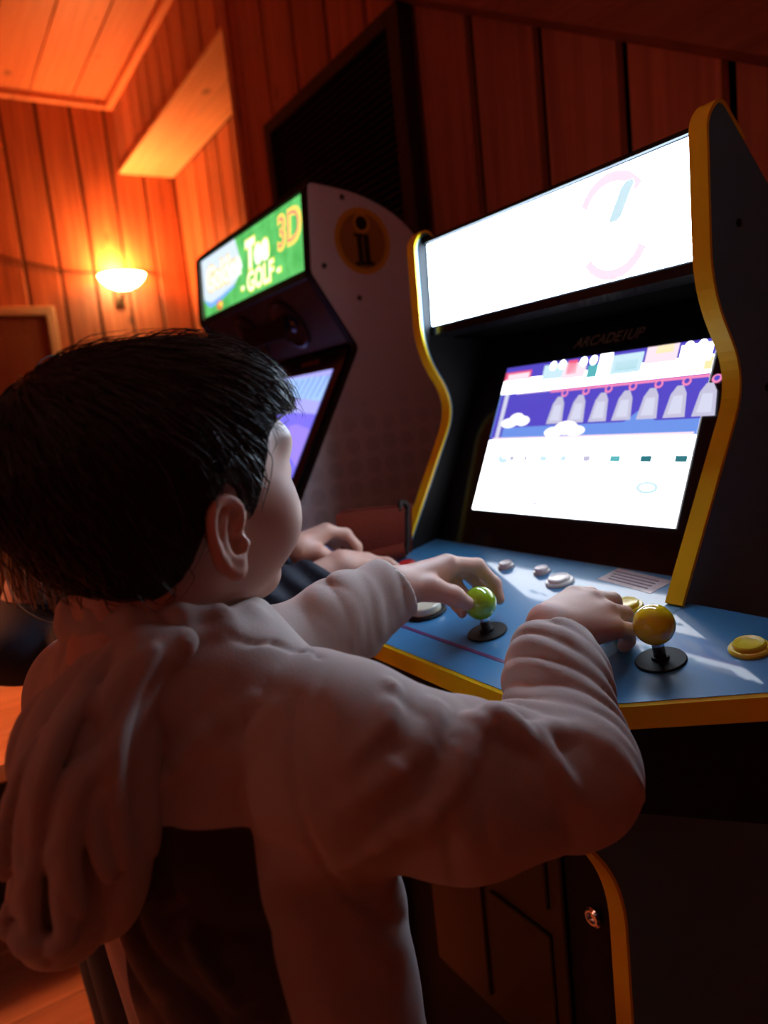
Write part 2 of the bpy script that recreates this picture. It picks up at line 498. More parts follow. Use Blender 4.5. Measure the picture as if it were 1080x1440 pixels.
# rafter running down the rake against the wall
rf = G()
def rk(x): return .907 - .58 * (x + 1.441)
rf.add([(XE, YW - .06, rk(XE)), (1.4, YW - .06, rk(1.4)), (1.4, YW, rk(1.4) - .012), (XE, YW, rk(XE) - .012),
        (XE, YW - .06, rk(XE) + .165), (1.4, YW - .06, rk(1.4) + .165), (1.4, YW, rk(1.4) + .165), (XE, YW, rk(XE) + .165)],
       [(0, 3, 2, 1), (4, 5, 6, 7), (0, 1, 5, 4), (1, 2, 6, 5), (2, 3, 7, 6), (3, 0, 4, 7)])
tag(rf.build('trim_3', W_beam, base=(-1, YW, rk(-1))), 'sloping cedar rafter along the top of the back wall', 'rafter', kind='structure')
# the sides of the room behind the camera
for nm, lo, hi, lb in (('wall_front', (XF - .1, -3.3, FL), (1.5, -3.2, 2.3), 'plain cedar wall behind the players'), ('wall_right', (1.5, -3.3, FL), (1.6, YA, .0), 'low cedar knee wall under the eaves')):
    tag(G().box(lo, hi).build(nm, W_wall, base=(np.array(lo) + np.array(hi)) / 2), lb, 'wall', kind='structure')
o = G().box((XE, -3.2, FL), (1.5, -3.19, FL + .09)).build('baseboard_front', W_beam, base=(0, -3.2, FL)); tag(o, 'cedar skirting board on the wall behind the players', 'baseboard', kind='structure')

# door in the far wall
dy1, dz = .835, .805
dr = thing('door_1', (XF + .03, .4, FL), 'dark reddish door with pale timber casing at the far left', 'door'); dr['kind'] = 'structure'
M_case = wood('pale casing', (.75, .50, .28), (.85, .60, .36), 2, .45, knots=False)
M_door = wood('door leaf wood', (.22, .07, .03), (.32, .11, .045), 2, .5, knots=False)
G().box((XF + .002, dy1 - .05, FL), (XF + .05, dy1, dz), ch=.004).build('casing', M_case, dr)
G().box((XF + .002, dy1 - .92, dz - .05), (XF + .05, dy1 - .05, dz), ch=.004).build('casing', M_case, dr)
G().box((XF + .002, dy1 - .97, FL), (XF + .05, dy1 - .92, dz), ch=.004).build('casing', M_case, dr)
lf = G().box((XF + .002, dy1 - .915, FL + .01), (XF + .028, dy1 - .055, dz - .055)).build('door_leaf', M_door, dr)
for k, (za, zb) in enumerate(((FL + .15, FL + .85), (FL + 1.0, dz - .17))):
    for ya in (dy1 - .80, dy1 - .43):
        G().box((XF + .028, ya, za), (XF + .034, ya + .27, zb), ch=.004).build('door_panel', M_door, lf)
G().lathe((XF + .028, dy1 - .85, FL + .95), [(.024, 0), (.024, .006), (.01, .01), (.01, .035), (.026, .045), (.026, .06), (.01, .068)], axis=(1, 0, 0)).build('door_knob', mat('brass', (.6, .42, .15), .3, 1.0), lf, smooth=True)

# black louvred shutter high on the wall
M_blk = mat('matt black paint', (.018, .014, .013), .55)
lv = thing('louvre_shutter', (-1.89, YW - .03, .33), 'black louvred shutter on the cedar wall above the golf machine', 'shutter')
lx0, lx1, lz0, lz1 = -2.28, -1.50, .33, .935
for lo, hi in (((lx0, YW - .045, lz0), (lx0 + .045, YW, lz1)), ((lx1 - .05, YW - .045, lz0), (lx1, YW, lz1)), ((lx0 + .045, YW - .045, lz1 - .04), (lx1 - .05, YW, lz1)), ((lx0 + .045, YW - .045, lz0), (lx1 - .05, YW, lz0 + .04))):
    G().box(lo, hi, ch=.003).build('frame', M_blk, lv)
G().box((lx0 + .045, YW - .006, lz0 + .04), (lx1 - .05, YW - .002, lz1 - .04)).build('backing', M_back, lv)
sl = None; nz = 27
for i in range(nz):
    z = lz0 + .046 + i * .0194
    if sl is None:
        a = math.radians(38); Rx = np.array([[1, 0, 0], [0, math.cos(a), -math.sin(a)], [0, math.sin(a), math.cos(a)]])
        sl = G().box((lx0 + .046, YW - .036, z), (lx1 - .051, YW - .012, z + .0035), rot=Rx).build('slat', M_blk, lv)
    else: share(sl, lv, (0, 0, i * .0194))

# wall lamp
sc = thing('wall_sconce', (XF + .1, 1.235, .93), 'glowing glass bowl wall lamp on the far orange wall', 'lamp')
cS = np.array([XF + .145, 1.235, .955])
M_glow = mat('glowing frosted glass', (1, .85, .6), .5, emit=(1, .66, .28), es=26)
prof = [(.004, -.075), (.05, -.068), (.095, -.045), (.125, -.015), (.14, .012), (.136, .012), (.12, -.012), (.09, -.04), (.045, -.06), (.004, -.066)]
G().lathe(cS, prof, n=32).build('glass_bowl', M_glow, sc, smooth=True)
M_iron = mat('lamp bracket', (.12, .06, .03), .4, .8)
G().box((XF + .001, 1.205, .80), (XF + .02, 1.265, .93), ch=.004).build('back_plate', M_iron, sc)
G().tube([(XF + .02, 1.235, .84), (XF + .07, 1.235, .835), (XF + .12, 1.235, .85), (XF + .13, 1.235, .88)], .009).build('bracket_arm', M_iron, sc, smooth=True)
bulb = G().add(*sphere(cS + np.array([0, 0, .0]), .03)).build('bulb', mat('bulb', (1, .8, .5), .5, emit=(1, .65, .3), es=30), sc, smooth=True)
def lamp(name, loc, w, col, r=.05, parent=None):
    l = bpy.data.lights.new(name, 'POINT'); l.energy = w; l.color = col; l.shadow_soft_size = r
    o = bpy.data.objects.new(name, l); COL.objects.link(o)
    if parent is not None:
        o.parent = parent; b = BASE[parent.name]; o.location = (loc[0] - b[0], loc[1] - b[1], loc[2] - b[2])
    else: o.location = (loc[0], loc[1], loc[2] + CZ)
    return o
lamp('sconce_light', cS + np.array([-.065, 0, .065]), SCONCE_W, (1, .25, .045), .035, sc)
# thin dark line along the wall behind the lamp
cd = G().tube(smooth_path([(XF + .02, .52, 1.12), (XF + .02, .75, 1.06), (XF + .02, .98, 1.015), (XF + .022, 1.10, 1.01), (XF + .022, 1.36, 1.02), (XF + .02, 1.47, 1.0)]), .006).build('thin_line', mat('dark wall line', (.05, .02, .012), .6), smooth=True)
tag(cd, 'thin dark line sagging across the far wall behind the lamp', 'thin_line')

# added hanging lamps out of view: warm light on floor, bench and boy's back
def fill_pendant(loc, w, label, lc=(1, .36, .16), lz=.14):
    p = thing('fill_pendant_lamp', (loc[0], loc[1], loc[2]), label, 'lamp', 'added hanging lamps out of view')
    zc = min(2.03 if loc[0] < -3.25 else roof(loc[0]), 2.03)
    M_sh = mat('copper lamp shade', (.35, .12, .05), .4, .7)
    c = np.array(loc, float)
    G().lathe(c, [(.15, 0), (.14, .07), (.11, .17), (.05, .215), (.02, .22), (.018, .214), (.045, .209), (.105, .165), (.136, .07), (.146, 0)], n=32, caps=False).build('lamp_shade', M_sh, p, smooth=True)
    G().tube([c + np.array([0, 0, .218]), (c[0], c[1], zc)], .004).build('thin_line', M_blk, p)
    G().add(*sphere(c + np.array([0, 0, .178]), .028)).build('bulb', MATS['bulb'], p, smooth=True)
    lamp('fill_pendant_light', c + np.array([0, 0, lz]), w, lc, .05, p)
fill_pendant((-1.42, -.36, .22), FILL_PENDANT_W, 'added copper hanging lamp over the wooden bench, out of view')
fill_pendant((-1.0, -2.6, .45), FILL_PENDANT2_W, 'added copper hanging lamp behind the players, out of view', (1, .44, .30), .0)

# added standing lamp, out of view behind right, to brighten right-facing sides
fl_ = thing('fill_floor_lamp', (.95, -1.7, FL), 'added standing lamp with a cloth shade by the low wall, out of view', 'lamp')
c = np.array([.95, -1.7, FL])
G().lathe(c, [(.13, 0), (.13, .015), (.03, .03), (.012, .04)]).build('base', M_blk, fl_, smooth=False)
G().lathe(c, [(.012, .03), (.012, .72)]).build('pole', M_blk, fl_, smooth=True)
G().lathe(c, [(.16, .66), (.11, .86), (.105, .86), (.155, .66)], n=32, caps=False).build('lamp_shade', mat('cloth shade', (.7, .5, .4), .8), fl_, smooth=True)
G().add(*sphere(c + np.array([0, 0, .76]), .03)).build('bulb', MATS['bulb'], fl_, smooth=True)
lamp('fill_floor_lamp_light', c + np.array([0, 0, .70]), FILL_FLOORLAMP_W, (1, .55, .45), .06, fl_)

# bench at the far left
bn = thing('bench', (-1.8, -.15, FL), 'orange wooden bench with a pale back rail at the left edge', 'bench')
W_b = wood('bench top wood', (.50, .20, .08), (.66, .30, .13), 1, .4, knots=False)
for i in range(3):
    G().box((-2.06 + i * .168, -.7, -.64), (-2.06 + i * .168 + .165, .40, -.60), ch=.003).build('seat_plank', W_b, bn)
G().box((-2.10, -.7, -.66), (-2.063, .215, -.555), ch=.004).build('back_rail', mat('pale rail', (.75, .58, .36), .5), bn)
G().box((-2.06, -.68, FL), (-1.95, .36, -.641)).build('base_box', M_blk, bn)

# ================================================================ four player cabinet, nearest
XL, XR = -.9150, -.4300          # outer faces of the two side panels
PT = .017
def dz_(y): return -.216 + .2 * (y - .59)     # the sloping control deck
cb = thing('arcade_cabinet', (-.672, .72, FL), 'blue arcade cabinet with yellow edging, lit white marquee and bright screen', 'arcade machine')
M_yel = mat('yellow edging', (.95, .66, .010), .38, var=.06)
M_blue = mat('sky blue cabinet side', (.10, .30, .50), .45, var=.25, vscale=5)
M_black = mat('gloss black panel', (.006, .006, .008), .16)
M_dull = mat('black board', (.005, .005, .006), .6, spec=.25)
up = [(.588, -.216), (.706, -.008), (.654, .078), (.657, .232), (.677, .250), (.93, .012), (.93, FL), (.484, FL), (.484, -.455), (.405, -.352), (.42, -.25)]
upr = [0, .045, .04, .022, .012, .02, 0, 0, .05, .01, 0]
prof = round_poly(up, upr, 6)
front = [p for p in prof]
for x0, x1 in ((XL, XL + PT), (XR - PT, XR)):
    sp = G().prism_x(prof, x0, x1).build('side_panel', M_blue, cb)
    # edging: up the front from the deck over the top, and down the lower front
    iu = round_poly([(.588, -.216), (.706, -.008), (.654, .078), (.657, .232), (.677, .250), (.712, .217)], [0, .045, .04, .022, .012, 0], 8)
    V, F = ribbon_x(iu, x0 - .001, x1 + .001, .0035)
    mk('edge_trim', V, F, M_yel, sp)
    il = round_poly([(.484, FL + .02), (.484, -.455), (.405, -.352)], [0, .05, 0], 8)
    V, F = ribbon_x(il, x0 - .001, x1 + .001, .0035); mk('edge_trim', V, F, M_yel, sp)
    # little screw caps on the outer face
    xo = x1 if x0 > -.6 else x0 - .0015
    for yy, zz in ((.70, .14), (.74, -.02), (.62, -.30)):
        G().lathe((xo, yy, zz), [(.004, 0), (.004, .001), (.002, .0015)], axis=(1, 0, 0), n=12).build('screw', M_dull, sp)
xi0, xi1 = XL + PT, XR - PT
inn = round_poly([(.592, -.214), (.709, -.008), (.657, .078), (.660, .232), (.679, .246), (.92, .012), (.92, -.214)], [0, .045, .04, .022, .012, 0, 0], 6)
for x0 in (XL + PT, XR - PT - .0012): G().prism_x(inn, x0, x0 + .0012).build('inner_lining', M_dull, cb)
# marquee
mq = G().prism_x([(.672, .108), (.676, .229), (.69, .232), (.69, .106)], xi0, xi1).build('marquee_box', M_dull, cb)
M_mq = mat('lit marquee white', (.9, .95, 1), .4, emit=(.62, .80, 1.0), es=MARQUEE_E)
def on_mq(u, v): return np.array([xi0 + .004 + u * (xi1 - xi0 - .008), .6712 + .004 * v, .1115 + v * .1155])
def quad_mq(u0, v0, u1, v1, d=0): return [on_mq(u0, v0) + [0, -d, 0], on_mq(u1, v0) + [0, -d, 0], on_mq(u1, v1) + [0, -d, 0], on_mq(u0, v1) + [0, -d, 0]]
mp = G().add(quad_mq(0, 0, 1, 1, .0005) + quad_mq(0, 0, 1, 1, -.001), [(0, 1, 2, 3), (4, 7, 6, 5), (0, 4, 5, 1), (1, 5, 6, 2), (2, 6, 7, 3), (3, 7, 4, 0)]).build('marquee', M_mq, mq)
def arc(cu, cv, r, a0, a1, w, d=.0009, n=14, asp=.252):
    V = []; F = []
    for i in range(n + 1):
        a = math.radians(a0 + (a1 - a0) * i / n)
        for q in (r - w, r + w):
            V.append(on_mq(cu + q * math.cos(a) * asp, cv + q * math.sin(a)) + [0, -d, 0])
    for i in range(n): F.append((2 * i, 2 * i + 1, 2 * i + 3, 2 * i + 2))
    return V, [f[::-1] for f in F]
MP = [mat('print pink', (.9, .6, .8), .4, emit=(1, .84, .97), es=1.0), mat('print blue', (.5, .8, .95), .4, emit=(.60, .86, .96), es=1.0), mat('print pale yellow', (.95, .9, .7), .4, emit=(1, .98, .84), es=1.05)]
G().add(*arc(.76, .53, .40, 35, 150, .05)).build('ring_print', MP[0], mq); G().add(*arc(.76, .45, .40, 215, 330, .05)).build('ring_print', MP[0], mq)
V = []; n = 10
for i in range(n + 1):
    t = i / n; c0 = on_mq(.765 + .05 * t, .52 + .32 * t) + [0, -.0013, 0]; wv = .0085 * (1 if 0 < i < n else .55)
    V += [c0 + [-wv, 0, 0], c0 + [wv, 0, 0]]
G().add(V, [(2 * i, 2 * i + 1, 2 * i + 3, 2 * i + 2) for i in range(n)]).build('stroke_print', MP[1], mq)
for u in (.225, .27, .31): G().add(quad_mq(u, .50 + u * .3, u + .012, .70 + u * .3, .0011), [(0, 1, 2, 3)]).build('pale_print', MP[2], mq)
G().prism_x([(.668, .098), (.668, .109), (.70, .108), (.70, .094)], xi0, xi1).build('marquee_rail', M_black, cb)
G().prism_x([(.668, .2285), (.672, .2345), (.70, .222), (.93, .006), (.93, -.006), (.69, .21), (.676, .2285)], xi0, xi1).build('top_panel', M_dull, cb)
# underside of the marquee, screen bezel
def bez(z): return .664 + (z + .16) * (.09 / .197)
G().prism_x([(.69, .097), (bez(.085), .085), (bez(.085) + .01, .090), (.70, .107)], xi0, xi1).build('speaker_panel', mat('matt black felt', (.003, .003, .003), 1.0, spec=0.0), cb)
zb = -.2085
bz = G().prism_x([(bez(zb), zb), (bez(.086), .086), (bez(.086) + .012, .086), (bez(zb) + .012, zb)], xi0, xi1).build('bezel', M_black, cb)
G().prism_x([(.90, -.24), (.91, -.24), (.91, .01), (.90, .02)], xi0, xi1).build('back_panel', M_dull, cb)
# logo lettering above the screen
ub = np.array([0, .09, .197]); ub /= np.linalg.norm(ub)
g = G(); V, F = text_mesh('ARCADE1UP', .0195, (-.650, bez(.057) - .0008, .057), (1, 0, 0), ub, depth=.0004, bold=.0004, shear=.3); g.add(V, F)
g.build('logo_lettering', mat('grey logo', (.16, .13, .09), .4), bz)
# screen
sx0, sx1, sz0, sz1 = -.829, -.490, -.159, .0375
def on_s(u, v, d=0.0):                # v from the top
    z = sz1 + (sz0 - sz1) * v
    nn = np.array([0, -ub[2], ub[1]])
    return np.array([sx0 + u * (sx1 - sx0), bez(z), z]) + nn * (.0012 + d)
SM = {}
def em(name, col, s=1.0):
    if name not in SM: SM[name] = mat('screen ' + name, (.02, .02, .02), .25, emit=col, es=s)
    return SM[name]
E_ = SCREEN_E
pal = [em('white', (.93, .95, 1), E_), em('violet', (.10, .075, .62), 1.0), em('sky', (.17, .33, .90), 1.0), em('lamp white', (.78, .80, 1), .95), em('cloud', (1, .97, .95), 1.5),
       em('pink', (1, .28, .55), 1.0), em('teal', (.12, .52, .56), 1.0), em('yellow', (1, .85, .45), 1.1), em('deep teal', (.03, .20, .24), 1.0), em('pale pink', (1, .80, .90), 1.1), em('grey violet', (.62, .60, .80), 1.0), em('pale blue', (.62, .85, .95), 1.1), em('red', (.95, .12, .25), 1.0)]
g = G()
def sq(u0, v0, u1, v1, m, d):
    g.add([on_s(u0, v1, d), on_s(u1, v1, d), on_s(u1, v0, d), on_s(u0, v0, d)], [(0, 1, 2, 3)], m)
def blob(u, v, ru, rv, m, d, n=16):
    g.add([on_s(u + ru * math.cos(2 * math.pi * k / n), v - rv * math.sin(2 * math.pi * k / n), d) for k in range(n)], [tuple(range(n))], m)
def poly(pts, m, d): g.add([on_s(u, v, d) for u, v in pts], [tuple(range(len(pts)))], m)
lay = .00012
sq(0, 0, 1, 1, 0, 0)
sq(.0, .0, 1, .515, 1, lay)
sq(.07, .43, 1, .515, 2, 2 * lay)
poly([(.70, .43), (.76, .36), (.83, .43)][::-1], 2, 2 * lay)
sq(0, .09, 1, .19, 0, 3 * lay)
sq(0, .0, .22, .035, 1, 3.2 * lay); sq(.0, .035, .16, .10, 12, 3 * lay); sq(.02, .05, .15, .09, 9, 4 * lay)
for u0, u1, v0, v1, m in ((.23, .36, .02, .12, 11), (.36, .41, .01, .10, 12), (.34, .46, .03, .13, 9), (.47, .52, .06, .14, 6), (.52, .58, .0, .12, 0), (.58, .72, .02, .14, 11), (.60, .70, .06, .12, 6), (.73, .86, .0, .1, 9), (.77, .84, .0, .045, 7), (.87, .99, .02, .12, 0), (.97, 1, .10, .17, 7)):
    sq(u0, v0, u1, v1, m, 4 * lay)
for u in (.28, .33, .44, .49, .55, .90, .95): blob(u, .03, .018, .03, 0, 5 * lay)
sq(.03, .19, .055, .50, 3, 3 * lay); sq(.0, .19, .006, .5, 2, 3 * lay)
sq(.30, .195, 1, .212, 5, 3 * lay); sq(.10, .19, .3, .2, 9, 3 * lay)
for i in range(7):
    u = .36 + i * .108
    blob(u + .02, .225, .018, .024, 5, 3 * lay); blob(u + .02, .222, .010, .014, 1, 3.5 * lay)
    poly([(u - .042, .42), (u + .042, .42), (u + .030, .29), (u + .012, .245), (u - .012, .245), (u - .030, .29)], 10, 4 * lay)
    poly([(u - .026, .40), (u + .026, .40), (u + .018, .30), (u - .018, .30)], 3, 5 * lay)
for u, v, ru, rv in ((.10, .40, .05, .034), (.14, .375, .045, .042), (.18, .39, .04, .034), (.37, .475, .05, .034), (.43, .45, .06, .044), (.48, .47, .05, .032)): blob(u, v, ru, rv, 4, 5 * lay)
sq(0, .515, 1, 1, 0, 2 * lay); sq(.02, .50, .99, .515, 9, 3 * lay)
for u, w, m in ((.10, .03, 11), (.17, .03, 10), (.25, .02, 10), (.35, .04, 11), (.455, .03, 11), (.57, .035, 10), (.70, .045, 6), (.83, .045, 8), (.965, .045, 8)): sq(u - w / 2, .625, u + w / 2, .66, m, 3 * lay)
for u, v, ru, rv, m in ((.12, .66, .03, .02, 11), (.86, .80, .045, .035, 11), (.86, .80, .03, .02, 0), (.36, .93, .03, .008, 10), (.16, 1 - .03, .03, .008, 10)): blob(u, min(v, .985), ru, rv, m, 3 * lay)
g.build('screen', pal, cb)

# control deck: straight front with the two corners cut back, wider than the cabinet
cx = -.672
def deck_poly(g=0.0):
    h = [(-.43, .597), (-.455, .56), (-.40, .513), (-.252, .397), (.252, .397), (.40, .513), (.455, .56), (.43, .597), (xi1 - cx, .597), (xi1 - cx, .644), (xi0 - cx, .644), (xi0 - cx, .597)]
    return [(cx + a, b) for a, b in h]
def deck_slab(name, t0, t1, mt, parent, poly, bev=0):
    n = len(poly)
    V = [(a, b, dz_(b) - t1) for a, b in poly] + [(a, b, dz_(b) - t0) for a, b in poly]
    F = [tuple(range(n))[::-1], tuple(range(n, 2 * n))] + [(i, (i + 1) % n, n + (i + 1) % n, n + i) for i in range(n)]
    return mk(name, V, F, mt, parent)
# deck faces are laid counter-clockwise from above
dp = deck_poly()
M_deck = mat('glossy sky blue deck print', (.055, .25, .52), .30, coat=.8, coat_r=.03, spec=.35, var=.08, vscale=14)
dk = deck_slab('control_deck', 0, .016, M_deck, cb, dp)
def inset(poly, w):
    n = len(poly); out = []
    for i in range(n):
        p = np.array(poly[i]); a = np.array(poly[i - 1]); b = np.array(poly[(i + 1) % n])
        d1 = (p - a) / np.linalg.norm(p - a); d2 = (b - p) / np.linalg.norm(b - p)
        n1 = np.array([-d1[1], d1[0]]); n2 = np.array([-d2[1], d2[0]]); bi = (n1 + n2); bi /= np.linalg.norm(bi); out.append(tuple(p + bi * w / max(.3, bi @ n1)))
    return out
ft = dp[1:7]                                   # round the open front
o2 = []
for i, p in enumerate(ft):
    p = np.array(p); a = np.array(ft[max(i - 1, 0)]); b = np.array(ft[min(i + 1, len(ft) - 1)])
    d = (b - a) / np.linalg.norm(b - a); o2.append(p + np.array([d[1], -d[0]]) * .003)
V = []
for p, q in zip(ft, o2):
    for (a, b), h in ((p, -.0005), (q, -.002), (q, -.0205), (p, -.0225)): V.append((a, b, dz_(b) + h))
F = [(i * 4 + k, (i + 1) * 4 + k, (i + 1) * 4 + (k + 1) % 4, i * 4 + (k + 1) % 4) for i in range(len(ft) - 1) for k in range(4)]
F += [(0, 1, 2, 3), tuple((len(ft) - 1) * 4 + k for k in (3, 2, 1, 0))]
mk('edge_trim', V, [f[::-1] for f in F], M_yel, dk)
# box under the deck
bp = inset([dp[0]] + dp[1:8], .02)
n = len(bp); zb2 = -.352
V = [(a, b, zb2) for a, b in bp] + [(a, b, dz_(b) - .0165) for a, b in bp]
mk('control_box', V, [tuple(range(n))[::-1], tuple(range(n, 2 * n))] + [(i, (i + 1) % n, n + (i + 1) % n, n + i) for i in range(n)], M_dull, cb)
# printed lines and panels on the deck
M_pur = mat('purple print line', (.16, .035, .16), .3, coat=1, coat_r=.03)
def strip(p, q, w, mt, name='print_line', h=.0004):
    p = np.array(p); q = np.array(q); d = (q - p) / np.linalg.norm(q - p); nn = np.array([-d[1], d[0]]) * w
    V = [(*(c), dz_(c[1]) + h) for c in (p - nn, q - nn, q + nn, p + nn)]
    V += [(a, b, c - .0006) for a, b, c in V]
    return mk(name, V, [(0, 1, 2, 3), (4, 7, 6, 5), (0, 4, 5, 1), (1, 5, 6, 2), (2, 6, 7, 3), (3, 7, 4, 0)], mt, dk)
strip((-.88, .432), (-.382, .432), .0022, M_pur)
strip((-.885, .432), (-1.03, .545), .0022, M_pur)
ca = strip((-.552, .626), (-.475, .617), .016, mat('pale instruction print', (.55, .45, .52), .4, coat=1, coat_r=.03, var=.3, vscale=160), 'instruction_panel')
M_ink = mat('ink', (.12, .09, .14), .5)
for i in range(4):
    strip((-.548 + .002 * i, .6335 - i * .006), (-.486, .627 - i * .006), .0006, M_ink, 'print_line', .0009)
M_ch = mat('chrome', (.75, .75, .78), .12, 1.0)
AXD = np.array([0, -.2, 1.]) / np.linalg.norm([0, -.2, 1.])
def joystick(x, y, col, name, lean=(0, 0, 0), hgt=.034):
    b = np.array([x, y, dz_(y)])
    ax = AXD + np.array(lean); ax /= np.linalg.norm(ax)
    j = G().lathe(b, [(.0052, .0), (.0052, hgt)], axis=ax, n=16).build('joystick', M_ch, cb, smooth=True)
    G().lathe(b, [(.0035, .0004), (.021, .0004), (.0212, .0012), (.0205, .0022), (.0075, .0026), (.007, .005), (.0053, .0052)], axis=AXD, n=36).build('dust_washer', M_dull, j)
    bl = G().add(*sphere(b + ax * hgt, .0172, 20)).build('ball', mat('ball ' + name, col, .12, coat=1, coat_r=.04), j, smooth=True, label=name + ' ball knob')
    return j
def button(x, y, col, name, r=.0165, fl=None, rim=None, hh=.006):
    b = np.array([x, y, dz_(y)])
    c = mat('button ' + name, col, .3, coat=.6, coat_r=.1)
    f = G().lathe(b, [(r * .2, .0002), (r, .0002), (r * 1.0, .002), (r * .93, .0034), (r * .80, .0036)], axis=AXD, n=32).build('button', c if rim is None else rim, cb, smooth=False, label=name + ' push button')
    G().lathe(b, [(r * .76, .002), (r * .76, hh), (r * .70, hh + .0012), (r * .45, hh + .0004), (.0005, hh)], axis=AXD, n=32).build('plunger', c, f, smooth=False)
    return f
YEL = (.95, .74, .015); GRN = (.32, .55, .02); BLU = (.05, .15, .6); CRM = (.75, .72, .55); WHT = (.85, .85, .88); RED = (.6, .02, .02)
joystick(-.575, .466, GRN, 'green'); joystick(-.388, .498, YEL, 'yellow')
joystick(-.985, .505, BLU, 'blue', hgt=.030)
button(-.545, .567, GRN, 'green'); button(-.462, .527, GRN, 'green')
button(-.478, .566, YEL, 'yellow'); button(-.337, .544, YEL, 'yellow')
button(-.590, .589, WHT, 'white', .0165)
M_clear = mat('clear plastic', (.8, .78, .82), .1, coat=1, trans=.4)
button(-.632, .603, (.75, .72, .75), 'clear', .0105, rim=M_clear); button(-.692, .600, (.75, .72, .75), 'clear', .0105, rim=M_clear)
button(-.685, .468, CRM, 'cream', .024, rim=M_dull, hh=.011)  # black rim colour stands for the ring of shadow round the cream button
button(-.846, .552, RED, 'red', .015); button(-.800, .545, BLU, 'blue', .0165)
# front of the lower cabinet with its coin door relief
fp = G().box((xi0, .515, FL + .03), (xi1, .527, -.353)).build('front_panel', M_dull, cb)
M_cd = mat('coin door print', (.03, .018, .012), .35)
for lo, hi in (((-.80, .508, -.78), (-.54, .514, -.40)), ((-.78, .504, -.76), (-.68, .508, -.60)), ((-.665, .504, -.76), (-.56, .508, -.60)), ((-.78, .504, -.57), (-.56, .508, -.43))):
    G().box(lo, hi, ch=.002).build('coin_door_plate', M_cd, fp)
G().lathe((-.500, .515, -.545), [(.011, 0), (.011, .004), (.008, .006), (.006, .006), (.005, .003), (.0005, .003)], axis=(0, -1, 0), n=24).build('lock', M_ch, fp, label='chrome lock')
G().box((xi0, .50, FL), (xi1, .515, FL + .05)).build('kick_board', M_dull, cb)

# ================================================================ golf cabinet further along the wall
c2 = thing('arcade_cabinet', (-1.495, .85, FL), 'grey golf arcade cabinet with green lit marquee against the cedar wall', 'arcade machine')
AL, AR = -1.80, -1.195
M_grey = bpy.data.materials.new('grey cabinet side print'); M_grey.use_nodes = True
nt = M_grey.node_tree; b = nt.nodes['Principled BSDF']; b.inputs['Roughness'].default_value = .42
tc = nt.nodes.new('ShaderNodeTexCoord'); sp_ = nt.nodes.new('ShaderNodeSeparateXYZ'); nt.links.new(tc.outputs['Object'], sp_.inputs[0])
cb_ = nt.nodes.new('ShaderNodeCombineXYZ'); nt.links.new(sp_.outputs['Y'], cb_.inputs['X']); nt.links.new(sp_.outputs['Z'], cb_.inputs['Y'])
v = nt.nodes.new('ShaderNodeTexVoronoi'); v.voronoi_dimensions = '2D'; v.inputs['Scale'].default_value = 24; v.inputs['Randomness'].default_value = .12
nt.links.new(cb_.outputs[0], v.inputs['Vector'])
r1 = nt.nodes.new('ShaderNodeMapRange'); r1.inputs[1].default_value = .33; r1.inputs[2].default_value = .42; nt.links.new(v.outputs['Distance'], r1.inputs[0])
r2 = nt.nodes.new('ShaderNodeMapRange'); r2.inputs[1].default_value = 1.20; r2.inputs[2].default_value = 1.08; r2.inputs[3].default_value = 0; r2.inputs[4].default_value = .45; nt.links.new(sp_.outputs['Z'], r2.inputs[0])
iv = nt.nodes.new('ShaderNodeMath'); iv.operation = 'SUBTRACT'; iv.inputs[0].default_value = 1; nt.links.new(r1.outputs[0], iv.inputs[1])
ml = nt.nodes.new('ShaderNodeMath'); ml.operation = 'MULTIPLY'; nt.links.new(iv.outputs[0], ml.inputs[0]); nt.links.new(r2.outputs[0], ml.inputs[1])
mx = nt.nodes.new('ShaderNodeMix'); mx.data_type = 'RGBA'; mx.inputs['A'].default_value = (.74, .66, .68, 1); mx.inputs['B'].default_value = (.47, .43, .45, 1)
nt.links.new(ml.outputs[0], mx.inputs['Factor']); nt.links.new(mx.outputs['Result'], b.inputs['Base Color'])
k2 = .93
pf = [(.568, -.15), (.722, .115), (.640, .250), (.652, .405), (.76, .392), (.86, .345), (.925, .25), (.945, .05), (.955, FL), (.50, FL), (.50, -.45), (.36, -.36), (.36, -.24), (.52, -.20)]
pf = round_poly(pf, [0, .012, .008, .012, .05, .06, .08, .05, 0, 0, .03, .01, .01, .02], 5)
for x0, x1 in ((AL, AL + .02), (AR - .02, AR)):
    s2 = G().prism_x(pf, x0, x1).build('side_panel', M_grey, c2)
    il = round_poly([(.568, -.15), (.722, .115), (.640, .250), (.652, .405), (.76, .392), (.86, .345), (.925, .25)], [0, .012, .008, .012, .05, .06, 0], 5)
    V, F = ribbon_x(il, x0 - .0005, x1 + .0005, .003); mk('edge_trim', V, F, M_dull, s2)
sideR = s2
# round maker's badge on the side: gold ring, brown disc, black letter i with a dot
g = G(); cy, cz = .755, .307
def disc(r0, r1, x, m, n=40, cyy=cy, czz=cz, sq=1.0):
    V = []; F = []
    for k in range(n):
        a = 2 * math.pi * k / n
        V += [(x, cyy + r0 * math.cos(a) * sq, czz + r0 * math.sin(a)), (x, cyy + r1 * math.cos(a) * sq, czz + r1 * math.sin(a))]
    for k in range(n):
        j = (k + 1) % n; F.append((2 * k, 2 * k + 1, 2 * j + 1, 2 * j))
    g.add(V, F, m)
x_ = AR + .0006
disc(.0, .050, x_, 1); disc(.049, .060, x_, 0); disc(.0, .0125, x_ + .0004, 2, czz=cz + .032); disc(.0125, .0175, x_ + .0003, 0, czz=cz + .032)
def rect(y0, z0, y1, z1, m, d): g.add([(x_ + d, y0, z0), (x_ + d, y1, z0), (x_ + d, y1, z1), (x_ + d, y0, z1)], [(0, 1, 2, 3)], m)
